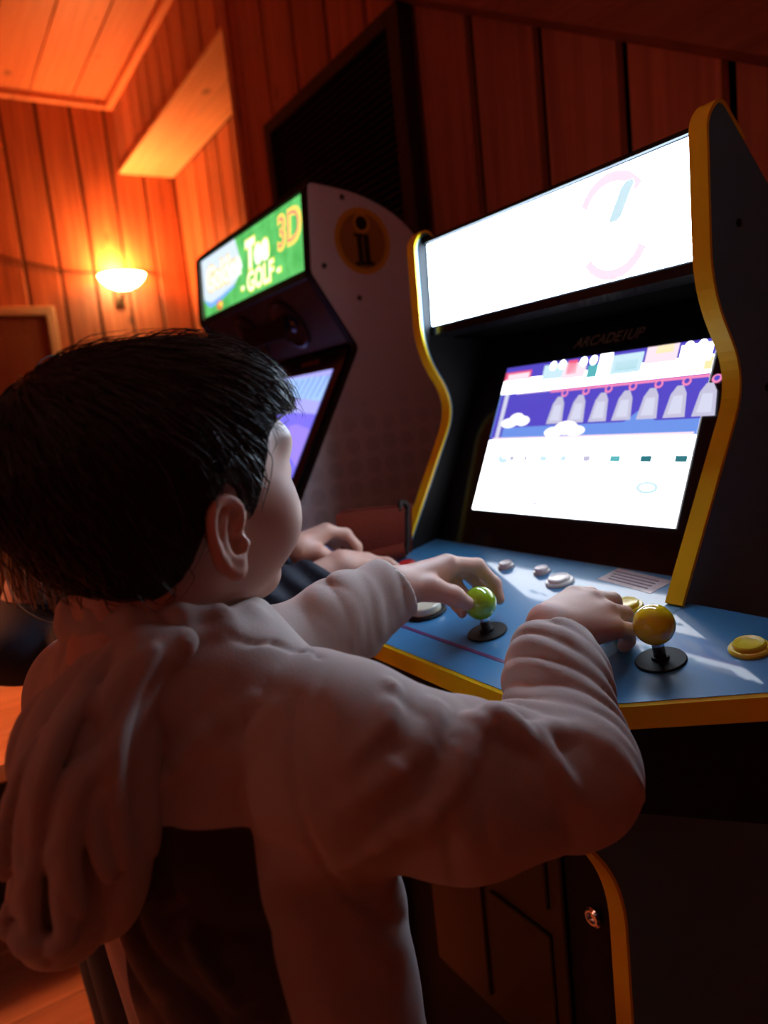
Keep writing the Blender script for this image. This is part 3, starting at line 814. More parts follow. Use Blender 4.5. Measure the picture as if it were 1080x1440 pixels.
rect(cy - .013, cz - .042, cy - .002, cz + .012, 2, .0004); rect(cy + .001, cz - .042, cy + .013, cz + .012, 2, .0004)
rect(cy - .020, cz - .044, cy + .020, cz - .037, 2, .0005); rect(cy - .019, cz + .008, cy, cz + .013, 2, .0005)
g.build('maker_badge', [mat('badge gold', (.75, .36, .03), .4), mat('badge brown', (.42, .17, .03), .4), mat('badge black', (.01, .01, .01), .4)], sideR, label='round gold and brown badge with a black letter i')
for yy, zz in ((.72, .383), (.668, .262), (.735, .205)):
    G().lathe((AR, yy, zz), [(.005, 0), (.005, .001), (.003, .002)], axis=(1, 0, 0), n=14).build('screw', mat('dark screw', (.06, .04, .035), .5), sideR)
# marquee
a0, a1 = AL + .02, AR - .02
mb = G().prism_x([(.648, .254), (.656, .400), (.70, .402), (.70, .25)], a0, a1).build('marquee_box', M_dull, c2)
def om(u, v, d=0.0): return np.array([a0 + .006 + u * (a1 - a0 - .012), .6465 + .008 * v - d, .262 + v * .132])
M_lawn = bpy.data.materials.new('lit green marquee'); M_lawn.use_nodes = True
nt = M_lawn.node_tree; b = nt.nodes['Principled BSDF']; b.inputs['Base Color'].default_value = (.02, .1, .03, 1)
tc = nt.nodes.new('ShaderNodeTexCoord'); nz_ = nt.nodes.new('ShaderNodeTexNoise'); nz_.inputs['Scale'].default_value = 26; nz_.inputs['Detail'].default_value = 4
nt.links.new(tc.outputs['Object'], nz_.inputs['Vector'])
mx = nt.nodes.new('ShaderNodeMix'); mx.data_type = 'RGBA'; mx.inputs['A'].default_value = (.02, .30, .03, 1); mx.inputs['B'].default_value = (.22, .85, .25, 1)
nt.links.new(nz_.outputs['Fac'], mx.inputs['Factor']); nt.links.new(mx.outputs['Result'], b.inputs['Emission Color']); b.inputs['Emission Strength'].default_value = 1.15
mq2 = G().add([om(0, 0), om(1, 0), om(1, 1), om(0, 1)] + [om(0, 0, -.001), om(1, 0, -.001), om(1, 1, -.001), om(0, 1, -.001)], [(0, 1, 2, 3), (4, 7, 6, 5), (0, 4, 5, 1), (1, 5, 6, 2), (2, 6, 7, 3), (3, 7, 4, 0)]).build('marquee', M_lawn, mb)
g = G()
def pq(pts, m, d): g.add([om(u, v, d) for u, v in pts], [tuple(range(len(pts)))], m)
pq([(.0, 1), (0, .32), (.08, .18), (.22, .22), (.38, .32), (.46, .52), (.43, .76), (.40, 1)], 0, .0004)
pq([(.0, .30), (.06, .14), (.10, .12), (.24, .18), (.38, .28), (.35, .30), (.22, .24), (.09, .20)], 1, .0006)
ux, uy = (1, 0, 0), (0, .06, 1)
for s, size, u, v, m, d, bo in (('Golden', .074, .25, .58, 7, .0007, .0075), ('Tee', .075, .605, .60, 5, .0007, .0065), ('Golden', .074, .25, .58, 2, .0010, .0018), ('Tee', .075, .605, .60, 2, .0010, .0035), ('3D', .086, .885, .63, 3, .0010, .004), ('3D', .080, .880, .635, 4, .0014, -.0012), ('- GOLF -', .056, .62, .20, 5, .0010, .003), ('- GOLF -', .054, .62, .20, 2, .0014, .0008)):
    V, F = text_mesh(s, size, om(u, v, d), ux, uy, bold=bo, shear=.12); g.add(V, F, m)
g.add([om(.19 + .035 * math.cos(2 * math.pi * k / 14), .09 + .08 * math.sin(2 * math.pi * k / 14), .0012) for k in range(14)], [tuple(range(14))], 6)
g.add([om(.20 + .018 * math.cos(2 * math.pi * k / 14), .10 + .04 * math.sin(2 * math.pi * k / 14), .0016) for k in range(14)], [tuple(range(14))], 5)
g.build('marquee_print', [mat('lit sky white', (.2, .2, .2), .4, emit=(.72, .87, 1), es=1.15), mat('lit sky blue', (.1, .2, .5), .4, emit=(.20, .45, 1), es=1.2), mat('lit cream letters', (.5, .5, .4), .4, emit=(1, .98, .80), es=1.5), mat('lit gold letters', (.5, .4, .1), .4, emit=(1, .74, .14), es=1.3), mat('lit red letters', (.5, .1, .1), .4, emit=(1, .30, .22), es=1.0), mat('lit yellow letters', (.5, .5, .1), .4, emit=(.95, .85, .12), es=1.3), mat('lit red flag', (.5, .1, .1), .4, emit=(.95, .16, .06), es=1.0), mat('lit pale gold edge', (.5, .4, .2), .4, emit=(1, .80, .42), es=1.0)], mb, label='golf lettering glowing on the marquee')
for nm, p in (('marquee_rail', [(.638, .244), (.642, .256), (.66, .254), (.66, .24)]), ('marquee_rail', [(.650, .396), (.651, .4065), (.70, .4065), (.70, .396)])):
    G().prism_x(p, a0, a1).build(nm, M_dull, c2)
# speaker panel slopes back under the marquee
spn = G().prism_x([(.644, .245), (.716, .128), (.722, .134), (.654, .25)], a0, a1).build('speaker_panel', mat('brown black plastic', (.018, .013, .010), .35), c2)
nsp = np.array([0, -.852, -.524]); csp = np.array([0, .680, .1866])
G().box((-1.60, .664, .16), (-1.38, .668, .20)).build('amplifier', M_dull, spn)
for xx in (-1.585, -1.385):
    G().lathe(np.array([xx, csp[1], csp[2]]) + nsp * .001, [(.055, 0), (.055, .003), (.05, .004), (.042, .001), (.02, -.0005), (.012, .003), (.0005, .004)], axis=nsp, n=32).build('speaker_grille', M_black, spn)
# bezel, screen
def bz2(z): return .722 - .012 + (z - .115) * (.154 / .265)
bzl = G().prism_x([(bz2(.118), .118), (bz2(.118) + .01, .118), (bz2(-.15) + .01, -.15), (bz2(-.15), -.15)][::-1], a0, a1).build('bezel', M_black, c2)
u2 = np.array([0, .154, .265]); u2 /= np.linalg.norm(u2); n2 = np.array([0, -u2[2], u2[1]])
def o2_(u, v, d=0.0):
    z = .082 + (-.112 - .082) * v
    return np.array([a0 + .055 + u * (a1 - a0 - .085), bz2(z), z]) + n2 * (.001 + d)
g = G()
def p2(pts, m, d): g.add([o2_(u, v, d) for u, v in pts], [tuple(range(len(pts)))], m)
p2([(0, 1), (1, 1), (1, 0), (0, 0)], 0, 0)
p2([(0, .42), (.3, .36), (.6, .34), (1, .42), (1, 0), (0, 0)], 1, .0002)
p2([(.45, .28), (.7, .22), (1, .30), (1, .06), (.6, .02), (.45, .1)], 2, .0004)
for q in range(9):
    u = .50 + q * .055; p2([(u, .26), (u + .012, .26), (u + .05, .05), (u + .03, .05)], 3, .0006)
p2([(.50, .20), (.60, .24), (.62, .12), (.52, .06)], 4, .0007)
p2([(.62, .60), (.72, .52), (.86, .50), (1, .56), (1, .9), (.9, .8), (.75, .72)], 5, .0004)
g.build('screen', [em('g violet', (.20, .17, .92), 1.25), em('g pale violet', (.42, .42, 1), 1.2), em('g pale blue', (.38, .62, 1), 1.15), em('g blue', (.24, .36, .9), 1.0), em('g aqua', (.35, .9, 1), 1.3), em('g lilac', (.36, .26, .92), 1.15)], c2)
V, F = text_mesh('GOLDEN TEE', .013, (-1.36, bz2(.103) - .001, .103), (1, 0, 0), u2, depth=.0005, bold=.0003); G().add(V, F).build('logo_lettering', mat('dim red logo', (.30, .10, .08), .4), bzl)
# control shelf
W_or = mat('orange control panel', (.75, .25, .03), .35)
G().prism_x([(.36, -.24), (.36, -.19), (.52, -.168), (.575, -.155), (.60, -.20), (.52, -.24)], a0, a1).build('control_panel', W_or, c2)
G().add(*sphere((-1.49, .46, -.175), .035)).build('trackball', mat('white ball', (.85, .85, .85), .15), c2, smooth=True)
G().box((a0, .365, -.36), (a1, .50, -.241)).build('control_box', M_dull, c2)
G().box((a0, .50, FL + .03), (a1, .515, -.30)).build('front_panel', M_dull, c2)
G().prism_x([(.66, .403), (.76, .388), (.86, .341), (.92, .25), (.92, .2), (.85, .33), (.75, .375), (.66, .39)], a0, a1).build('top_panel', M_dull, c2)
G().box((a0, .93, FL + .02), (a1, .94, .2)).build('back_panel', M_dull, c2)

# ================================================================ wallet standing on the deck
wl = thing('wallet', (-.90, .515, -.232), 'reddish brown leather wallet standing on the blue deck', 'wallet')
M_lea = mat('red brown leather', (.15, .020, .009), .5, spec=.3, bump=.5, bscale=180, var=.2, vscale=30)
M_led = mat('dark leather lining', (.016, .008, .007), .6, spec=.2)
wu = np.array([.54, .84, 0]); wu /= np.linalg.norm(wu); wn = np.array([wu[1], -wu[0], 0])     # along, towards the players
wt = np.array([-.13, 0, 1.0]); wt /= np.linalg.norm(wt)
def wpt(s, h, d):
    b0 = np.array([-.880, .574, 0]) + wu * s
    zb_ = dz_(b0[1]) + .0025; zr_ = dz_(.574) + .0025
    return b0 + np.array([0, 0, zb_ + (h / .074) * (zr_ + .074 - zb_)]) + np.array([-.13, 0, 0]) * h + wn * d
def wslab(name, s0, s1, h0, h1, d0, d1, mt, par, bulge=0.0, skew=0.0):
    g = G(); n = 10; V = []; F = []
    for i in range(n + 1):
        h = i / n
        for s, d in ((s0, d0), (s1, d0), (s1, d1), (s0, d1)):
            b = bulge * math.sin(math.pi * h) * (1 if d == d1 else .4)
            V.append(wpt(s + skew * h, h0 + (h1 - h0) * h, d + b))
    for i in range(n):
        for k in range(4): F.append((i * 4 + k, i * 4 + (k + 1) % 4, (i + 1) * 4 + (k + 1) % 4, (i + 1) * 4 + k))
    F += [(3, 2, 1, 0), tuple(n * 4 + k for k in range(4))]
    g.add(V, F); return g.build(name, mt, par, smooth=False)
wslab('back_cover', -.096, .010, .002, .074, -.012, -.008, M_lea, wl, .002, .012)
wslab('front_flap', -.098, .002, .020, .072, .004, .008, M_lea, wl, .004, .008)
wslab('lower_roll', -.092, .000, .0, .021, .002, .009, M_lea, wl, .005, 0)
wslab('lining', -.090, .004, .004, .066, -.007, .003, M_led, wl, .0, .008)
G().tube(smooth_path([wpt(.000, .004, .006), wpt(.006, .02, .0), wpt(.010, .05, -.006), wpt(.014, .072, -.006), wpt(.006, .078, .0), wpt(.003, .066, .006)]), .0045, n=8).build('spine', M_led, wl, smooth=True)

# ================================================================ people
def frame(yaw, pitch=0.0, roll=0.0):
    """rows: forward, right, up. yaw turns from +Y towards -X, pitch tips the face down, roll leans to the right"""
    F = np.array([-math.sin(yaw), math.cos(yaw), 0]); Rr = np.array([math.cos(yaw), math.sin(yaw), 0]); U = np.array([0, 0, 1.])
    F2 = F * math.cos(pitch) - U * math.sin(pitch); U2 = U * math.cos(pitch) + F * math.sin(pitch)
    R2 = Rr * math.cos(roll) - U2 * math.sin(roll); U3 = U2 * math.cos(roll) + Rr * math.sin(roll)
    return np.array([F2, R2, U3])
def mk_person(name, V, F, mt, base, label):
    b = np.array(base, float)
    BASE['__tmp'] = b
    class Q: pass
    q = Q(); q.name = '__tmp'
    me_o = mk_fast_base(name, V, F, mt, b)
    return tag(me_o, label, 'person')
def mk_fast_base(name, V, F, mats, b):
    me = bpy.data.meshes.new(name)
    me.vertices.add(len(V)); me.vertices.foreach_set('co', (V - b).astype(np.float32).ravel())
    k = F.shape[1]
    me.loops.add(F.size); me.loops.foreach_set('vertex_index', F.astype(np.int32).ravel())
    me.polygons.add(len(F)); me.polygons.foreach_set('loop_start', np.arange(0, F.size, k, dtype=np.int32))
    for mm in (mats if isinstance(mats, (list, tuple)) else [mats]): me.materials.append(mm)
    me.polygons.foreach_set('use_smooth', np.ones(len(F), bool))
    me.update(calc_edges=True); me.validate()
    o = bpy.data.objects.new(name, me); COL.objects.link(o); BASE[o.name] = b
    o.location = (b[0], b[1], b[2] + CZ)
    return o

def add_head(f, C, H, s=1.0, ears=True):
    """skull, face, ears and neck; points are (forward, right, up) from the middle of the head"""
    def P(a, b, c): return C + (H[0] * a + H[1] * b + H[2] * c) * s
    def E(c, r, k=.02, op='u', rot=None):
        Rm = H if rot is None else rot
        getattr(f, op)(ell(P(*c), np.array(r) * s, Rm), k * s)
    E((-.008, 0, .007), (.089, .070, .066), .01)
    E((.028, 0, -.030), (.054, .055, .064), .025)
    E((.020, 0, -.064), (.046, .047, .030), .022)
    E((.062, 0, -.084), (.017, .019, .013), .024)
    for sg in (-1, 1):
        E((.050, .033 * sg, -.038), (.026, .027, .028), .02)
        E((.063, .026 * sg, .014), (.014, .024, .012), .02)
        f.sub(ell(P(.0925, .030 * sg, -.006), np.array([.012, .013, .008]) * s, H), .014 * s)
        f.u(ell(P(.0700, .029 * sg, -.007), np.array([.0108, .0118, .0098]) * s, H), .005 * s)
        f.u(cap(P(.088, .009 * sg, -.033), P(.088, .010 * sg, -.032), .0055 * s), .006 * s)
    f.u(cap(P(.074, 0, .006), P(.0905, 0, -.030), .0065 * s, .0080 * s), .014 * s)
    f.u(cap(P(.079, -.014, -.055), P(.079, .014, -.055), .0055 * s), .008 * s)
    f.u(cap(P(.078, -.012, -.062), P(.078, .012, -.062), .0060 * s), .008 * s)
    f.sub(cap(P(.088, -.018, -.0585), P(.088, .018, -.0585), .0022 * s), .004 * s)
    f.u(cap(P(-.020, 0, -.045), P(-.036, 0, -.150), .044 * s, .047 * s), .022 * s)
    if ears:
        for sg in (-1, 1):
            O = P(-.006, .0700 * sg, -.040); es_ = .87
            fw = H[0] * math.cos(.06) - H[1] * sg * math.sin(.06) ; out = H[1] * sg * math.cos(.06) + H[0] * math.sin(.06); upv = H[2] - H[0] * .12; upv = upv / np.linalg.norm(upv)
            def Q(u, v, w): return O + (fw * (u - .12 * v * 0) + upv * v + out * w) * s * es_
            RmE = np.array([fw, upv, out])
            w0 = .004
            f.u(ell(Q(-.003, .001, w0 - .002), np.array([.0155, .0255, .0036]) * s * es_, RmE), .005 * s * es_)
            f.u(ell(Q(.004, -.003, -.006), np.array([.009, .018, .009]) * s * es_, RmE), .006 * s * es_)
            hx = [(.0045, .003, w0 + .0), (.0095, .011, w0 + .0015), (.0105, .020, w0 + .002), (.004, .0272, w0 + .003), (-.006, .0275, w0 + .0035), (-.0135, .021, w0 + .004), (-.0168, .010, w0 + .004), (-.0165, -.002, w0 + .0035), (-.0135, -.012, w0 + .003), (-.008, -.0205, w0 + .002), (-.001, -.0255, w0 + .001)]
            f.sub(ell(Q(.0005, .012, w0 + .006), np.array([.0075, .010, .0068]) * s * es_, RmE), .003 * s * es_)
            f.sub(ell(Q(.0015, -.005, w0 + .005), np.array([.0072, .0088, .0092]) * s * es_, RmE), .003 * s * es_)
            f.sub(cap(Q(-.0085, .017, w0 + .004), Q(-.0115, -.008, w0 + .004), .0034 * s * es_), .003 * s * es_)
            f.chain([Q(*p) for p in smooth_path(hx, 2)], .0031 * s * es_, .0035 * s * es_)
            ah = [(-.0015, .019, w0 + .001), (-.006, .011, w0 + .002), (-.0085, .001, w0 + .0025), (-.0070, -.009, w0 + .002), (-.001, -.0145, w0 + .002), (.005, -.0135, w0 + .002)]
            f.chain([Q(*p) for p in smooth_path(ah, 2)], .0025 * s * es_, .003 * s * es_)
            f.u(ell(Q(.0005, -.0215, w0 + .0005), np.array([.0075, .0068, .0042]) * s * es_, RmE), .005 * s * es_)
            f.u(ell(Q(.0095, -.0055, w0 + .0015), np.array([.0032, .0055, .004]) * s * es_, RmE), .004 * s * es_)
    return P

def finger(f, pts, rad, k=.004):
    f.chain([np.array(p, float) for p in pts], rad, k)

# hairline height by distance forward of the middle of the head
HLA = np.array([-.13, -.095, -.075, -.058, -.040, -.030, -.022, -.014, -.006, .006, .013, .018, .023, .029, .040, .055, .08, .13])
HLC = np.array([-.020, -.040, -.058, -.068, -.071, -.060, -.036, -.012, -.003, -.012, -.030, -.030, -.004, .018, .029, .033, .034, .034])
def head_local(P, C, H, s): return (P - C) @ H.T / s
def hair_field(C, H, s, hla=HLA, hlc=HLC, r=(.0975, .0790, .0740), c0=(-.012, 0, .007)):
    h = Field()
    h.u(ell(C + (H.T @ np.array(c0)) * s, np.array(r) * s, H), .01)
    h.u(ell(C + (H.T @ np.array((-.030, 0, -.032))) * s, np.array((.054, .057, .054)) * s, H), .03)
    h.u(ell(C + (H.T @ np.array((.035, 0, .030))) * s, np.array((.056, .064, .048)) * s, H), .03)
    def region(P):
        q = head_local(P, C, H, s)
        return (np.interp(q[:, 0], hla, hlc) - q[:, 2]) * s * .62
    h.inter(region, .010)
    return h
def strands(f, C, H, s, n, crown, length, seed, rad=.0006, region=None, lift=.0015, grav=.35, seg=7, front=.55, hla=HLA, hlc=HLC):
    """thin tapered locks combed out from the crown over the hair volume f"""
    rg = np.random.default_rng(seed)
    d = rg.normal(size=(n * 3, 3)); d /= np.linalg.norm(d, axis=1)[:, None]
    q = d * np.array([.1, .08, .085]) + np.array([-.010, 0, .018])
    hl = np.interp(q[:, 0], hla, hlc)
    q = q[q[:, 2] > hl + .004][:n]
    P = C + (q @ H) * s
    def grad(X, e=.001):
        g = np.stack([f.ev(X + np.eye(3)[i] * e) - f.ev(X - np.eye(3)[i] * e) for i in range(3)], 1)
        return g / (np.linalg.norm(g, axis=1)[:, None] + 1e-9)
    for _ in range(3): P = P - grad(P) * f.ev(P)[:, None]
    CR = C + (H.T @ np.array(crown)) * s
    m_ = len(P); L = length * (.55 + .9 * rg.random(m_)) * s * np.clip((q[:, 2] - np.interp(q[:, 0], hla, hlc)) / .04, .22, 1)
    jit = rg.normal(size=(m_, 3)) * .20
    lf = lift * (.2 + 1.6 * rg.random(m_))
    pts = [P]
    for k in range(seg):
        N = grad(P)
        dv = (P - CR); dv /= np.linalg.norm(dv, axis=1)[:, None] + 1e-9
        lq = head_local(P, C, H, s)
        dv = dv + H[0] * front * np.clip((lq[:, 2:3] - .0) / .06, 0, 1) - np.array([0, 0, 1.]) * grav * (1 + .0 * lq[:, 2:3]) + jit
        dv = dv - N * (dv * N).sum(1)[:, None]; dv /= np.linalg.norm(dv, axis=1)[:, None] + 1e-9
        P = P + dv * (L / seg)[:, None]
        e = f.ev(P); tgt = lf * np.minimum(1, (k + 1) / 2.5)
        P = P - grad(P) * np.clip(e - tgt, -.01, .004)[:, None]
        pts.append(P)
    pts = np.stack(pts, 1)                                   # m, seg+1, 3
    S = seg + 1
    tg = np.gradient(pts, axis=1); tg /= np.linalg.norm(tg, axis=2)[:, :, None] + 1e-9
    ref = rg.normal(size=(m_, 1, 3)); u = np.cross(tg, ref); u /= np.linalg.norm(u, axis=2)[:, :, None] + 1e-9; v = np.cross(tg, u)
    rr = rad * (.6 + .8 * rg.random((m_, 1, 1))) * np.sqrt(np.linspace(1, .02, S))[None, :, None]
    V = np.stack([pts + rr * (u * math.cos(a) + v * math.sin(a)) for a in (0, 2.094, 4.189)], 2).reshape(-1, 3)
    idx = np.arange(m_ * S * 3).reshape(m_, S, 3); F = []
    for k in range(3):
        k2 = (k + 1) % 3
        F.append(np.stack([idx[:, :-1, k], idx[:, :-1, k2], idx[:, 1:, k2], idx[:, 1:, k]], -1).reshape(-1, 4))
    return V, np.concatenate(F)
def join(parts):
    V = []; F = []; n = 0
    for v, f in parts: V.append(v); F.append(f + n); n += len(v)
    return np.concatenate(V), np.concatenate(F)

M_skin = mat('skin', (.62, .36, .28), .48, sss=.25, bump=.12, bscale=900, var=.08, vscale=40)
def hair_mat(name, a, b):
    mt = mat(name, a, .38, spec=.45); nt = mt.node_tree; bs = nt.nodes['Principled BSDF']
    tc = nt.nodes.new('ShaderNodeTexCoord'); nz = nt.nodes.new('ShaderNodeTexNoise'); nz.inputs['Scale'].default_value = 160
    nt.links.new(tc.outputs['Object'], nz.inputs['Vector'])
    mx = nt.nodes.new('ShaderNodeMix'); mx.data_type = 'RGBA'; mx.inputs['A'].default_value = (*a, 1); mx.inputs['B'].default_value = (*b, 1)
    nt.links.new(nz.outputs['Fac'], mx.inputs['Factor']); nt.links.new(mx.outputs['Result'], bs.inputs['Base Color'])
    return mt

# ---------------------------------------------------------------- the boy at the near machine
KC = np.array([-.483, .133, -.027]); KH = frame(math.radians(16), math.radians(1), math.radians(0)); KS = 1.0
TF = frame(math.radians(30))                     # torso
SHR = np.array([-.376, .190, -.194]); ELR = np.array([-.3345, .3310, -.2510]); WRR = np.array([-.4275, .4110, -.1955])
SHL = np.array([-.580, .092, -.195]); ELL = np.array([-.612, .238, -.222]); WRL = np.array([-.5997, .3751, -.1761])
HIP = np.array([-.446, .162, -.52])
def T(a, b, c, o=HIP): return o + TF[0] * a + TF[1] * b + TF[2] * c
body = Field()
KP = add_head(body, KC, KH, KS)
body.u(cap((-.476, .125, -.20), (-.450, .158, -.45), .062, .066), .03)
body.u(cap(SHL, SHR, .034), .03)
body.chain([SHR, ELR, WRR], [.033, .027, .0185], .012); body.chain([SHL, ELL, WRL], [.033, .027, .0185], .012)
hands = Field()
# right hand, pressing the green buttons
RH = dict(
    idx=[(-.4560, .4700, -.1835), (-.4690, .5060, -.1930), (-.4700, .5170, -.2090), (-.4660, .5160, -.2180)],
    mid=[(-.4420, .4790, -.1870), (-.4490, .5120, -.1965), (-.4505, .5195, -.2120), (-.4480, .5170, -.2190)],
    rng=[(-.4270, .4800, -.1950), (-.4315, .5060, -.2045), (-.4340, .5120, -.2180), (-.4340, .5090, -.2240)],
    pky=[(-.4145, .4730, -.2050), (-.4165, .4920, -.2125), (-.4200, .4960, -.2230), (-.4220, .4930, -.2280)])
for nme, r in (('idx', .0078), ('mid', .0082), ('rng', .0078), ('pky', .0068)):
    p = RH[nme]
    body.u(cap(WRR + np.array([.0, .006, .0]) + (np.array(p[0]) - np.array([-.436, .48, -.198])) * np.array([.35, 0, .35]), p[0], .0165, .0095), .009)
    finger(body, p, [r * 1.22, r * 1.06, r * .97, r * .85], .0028)
finger(body, [(-.440, .420, -.200), (-.466, .445, -.198), (-.480, .472, -.208), (-.482, .488, -.218)], [.0125, .0105, .0085, .007], .008)
# left hand round the green ball
LH = dict(
    idx=[(-.6039, .4440, -.1668), (-.6045, .4840, -.1770), (-.5950, .4975, -.1985), (-.5875, .4960, -.2140)],
    mid=[(-.6134, .4450, -.1735), (-.6190, .4805, -.1850), (-.6125, .4950, -.2050), (-.6020, .4890, -.2180)],
    rng=[(-.6171, .4390, -.1795), (-.6195, .4610, -.1910), (-.6084, .4660, -.2074), (-.5950, .4600, -.2165)],
    pky=[(-.6118, .4300, -.1850), (-.6118, .4450, -.1985), (-.6010, .4490, -.2113), (-.5900, .4470, -.2185)])
for nme, r in (('idx', .0075), ('mid', .0078), ('rng', .0074), ('pky', .0064)):
    p = LH[nme]
    body.u(cap(WRL, p[0], .0155, .0105), .010)
    finger(body, p, [r * 1.18, r * 1.05, r * .95, r * .8], .004)
finger(body, [(-.5930, .3870, -.1800), (-.5830, .4080, -.1825), (-.5740, .4260, -.1920), (-.5705, .4385, -.2020)], [.0130, .0112, .0090, .0076], .008)
# legs
for sg, ft in ((-1, .0), (1, .02)):
    hp = T(0, .045 * sg, -.02); kn = T(.01 + ft, .055 * sg, -.33); an = T(-.005 + ft, .06 * sg, -.585)
    body.chain([hp, kn, an], [.058, .042, .028], .02)
    body.u(cap(an, an + TF[0] * .05 + np.array([0, 0, -.025]), .026, .02), .02)
body.u(cap((-.450, .158, -.45), HIP, .066, .072), .03)
V, F = body.mesh((-.72, -.06, -1.16), (-.24, .58, .13), .0021)
boy = mk_person('person', V, F, M_skin, (HIP[0], HIP[1], FL), 'child in tan hooded shirt with short dark hair, gripping the green joystick')
# eyes
for sg in (-1, 1):
    g = G(); V, F = sphere(KP(.0708, .029 * sg, -.007), .0104); g.add(V, F, 0)
    eo = g.build('eye', mat('eye white', (.8, .78, .75), .15), boy, smooth=True)
    G().lathe(KP(.0708, .029 * sg, -.007), [(.0052, .0088), (.0048, .0100), (.0005, .0107)], axis=KH[0], n=20).build('iris', mat('brown iris', (.05, .03, .015), .1), eo, smooth=True)
# hair
M_hair = hair_mat('dark brown hair', (.012, .008, .006), (.035, .022, .015))
hf = hair_field(KC, KH, KS)
Vh, Fh = hf.mesh(KC - .14, KC + .14, .0032)
crown = (-.075, -.02, .075)
S1 = strands(hf, KC, KH, KS, 11000, crown, .040, 3, rad=.00065, lift=.0016)
S2 = strands(hf, KC, KH, KS, 900, crown, .046, 5, rad=.0004, lift=.005)
Vh, Fh = join([(Vh, Fh), S1, S2])
mk_fast('hair', Vh, Fh, M_hair, boy)
# eyebrows
g = G()
for sg in (-1, 1):
    g2 = G(); g2.tube([KP(.083, .016 * sg, .012), KP(.080, .030 * sg, .016), KP(.070, .044 * sg, .012)], [.002, .0022, .001], n=6).build('eyebrow', M_hair, boy, smooth=True)

# ---------------------------------------------------------------- his shirt
M_shirt = bpy.data.materials.new('tan cotton jersey'); M_shirt.use_nodes = True
nt = M_shirt.node_tree; b = nt.nodes['Principled BSDF']; b.inputs['Roughness'].default_value = .85; b.inputs['Sheen Weight'].default_value = .25; b.inputs['Specular IOR Level'].default_value = .2
tc = nt.nodes.new('ShaderNodeTexCoord'); nz = nt.nodes.new('ShaderNodeTexNoise'); nz.inputs['Scale'].default_value = 700
nt.links.new(tc.outputs['Object'], nz.inputs['Vector'])
bp_ = nt.nodes.new('ShaderNodeBump'); bp_.inputs['Strength'].default_value = .25; bp_.inputs['Distance'].default_value = .0008
nt.links.new(nz.outputs['Fac'], bp_.inputs['Height']); nt.links.new(bp_.outputs['Normal'], b.inputs['Normal'])
# dark picture print on the back, edges straight in the cloth's own right / up directions
sxyz = nt.nodes.new('ShaderNodeSeparateXYZ')
vr = nt.nodes.new('ShaderNodeVectorRotate'); vr.rotation_type = 'Z_AXIS'; vr.inputs['Angle'].default_value = -math.radians(30)
nt.links.new(tc.outputs['Object'], vr.inputs['Vector']); nt.links.new(vr.outputs[0], sxyz.inputs[0])
def step(sock, a, b_):
    r = nt.nodes.new('ShaderNodeMapRange'); r.inputs[1].default_value = a; r.inputs[2].default_value = b_; nt.links.new(sock, r.inputs[0]); return r.outputs[0]
def mul(a, b_):
    mm = nt.nodes.new('ShaderNodeMath'); mm.operation = 'MULTIPLY'; nt.links.new(a, mm.inputs[0]); nt.links.new(b_, mm.inputs[1]); return mm.outputs[0]
zt = HIP[2] - FL
slant = nt.nodes.new('ShaderNodeMath'); slant.operation = 'MULTIPLY_ADD'; nt.links.new(sxyz.outputs['Z'], slant.inputs[0]); slant.inputs[1].default_value = .09; nt.links.new(sxyz.outputs['X'], slant.inputs[2])
msk = mul(mul(step(slant.outputs[0], .0418 + .09 * (zt + .295) + .0008, .0418 + .09 * (zt + .295)), step(sxyz.outputs['X'], -.0555, -.0545)), mul(step(sxyz.outputs['Z'], zt + .2965, zt + .2955), step(sxyz.outputs['Y'], -.03, -.035)))
pn = nt.nodes.new('ShaderNodeTexNoise'); pn.inputs['Scale'].default_value = 16; pn.inputs['Detail'].default_value = 3; nt.links.new(tc.outputs['Object'], pn.inputs['Vector'])
pc = nt.nodes.new('ShaderNodeMix'); pc.data_type = 'RGBA'; pc.inputs['A'].default_value = (.035, .022, .020, 1); pc.inputs['B'].default_value = (.20, .13, .10, 1)
nt.links.new(step(pn.outputs['Fac'], .55, .75), pc.inputs['Factor'])
cm = nt.nodes.new('ShaderNodeMix'); cm.data_type = 'RGBA'; cm.inputs['A'].default_value = (.47, .385, .35, 1); nt.links.new(pc.outputs['Result'], cm.inputs['B'])
nt.links.new(msk, cm.inputs['Factor']); nt.links.new(cm.outputs['Result'], b.inputs['Base Color'])

sh = Field()
cs = lambda z: np.array([-.476, .130, 0]) + (np.array([-.447, .162, 0]) - np.array([-.476, .130, 0])) * np.clip((-.16 - z) / .36, 0, 1) + np.array([0, 0, z])
sh.u(ell(cs(-.265), (.082, .108, .125), TF), .01)
sh.u(ell(cs(-.40), (.085, .108, .165), TF), .05)
sh.u(ell(cs(-.52), (.090, .112, .09), TF), .05)
sh.u(cap(np.array([-.492, .118, -.158]), SHR + np.array([-.008, -.002, -.006]), .042, .046), .04)
sh.u(cap(np.array([-.488, .120, -.158]), SHL, .046, .046), .04)
sh.chain([SHR + np.array([0, 0, -.014]), SHR * .5 + ELR * .5 + np.array([.0, -.004, -.021]), ELR + np.array([0, 0, -.006])], [.054, .0490, .0425], .03)
sh.chain([ELR, ELR * .4 + WRR * .6, WRR + (WRR - ELR) * .05], [.0410, .0350, .0315], .022)
sh.chain([SHL, ELL, ELL * .45 + WRL * .55, WRL + (WRL - ELL) * .06], [.054, .046, .038, .033], .025)
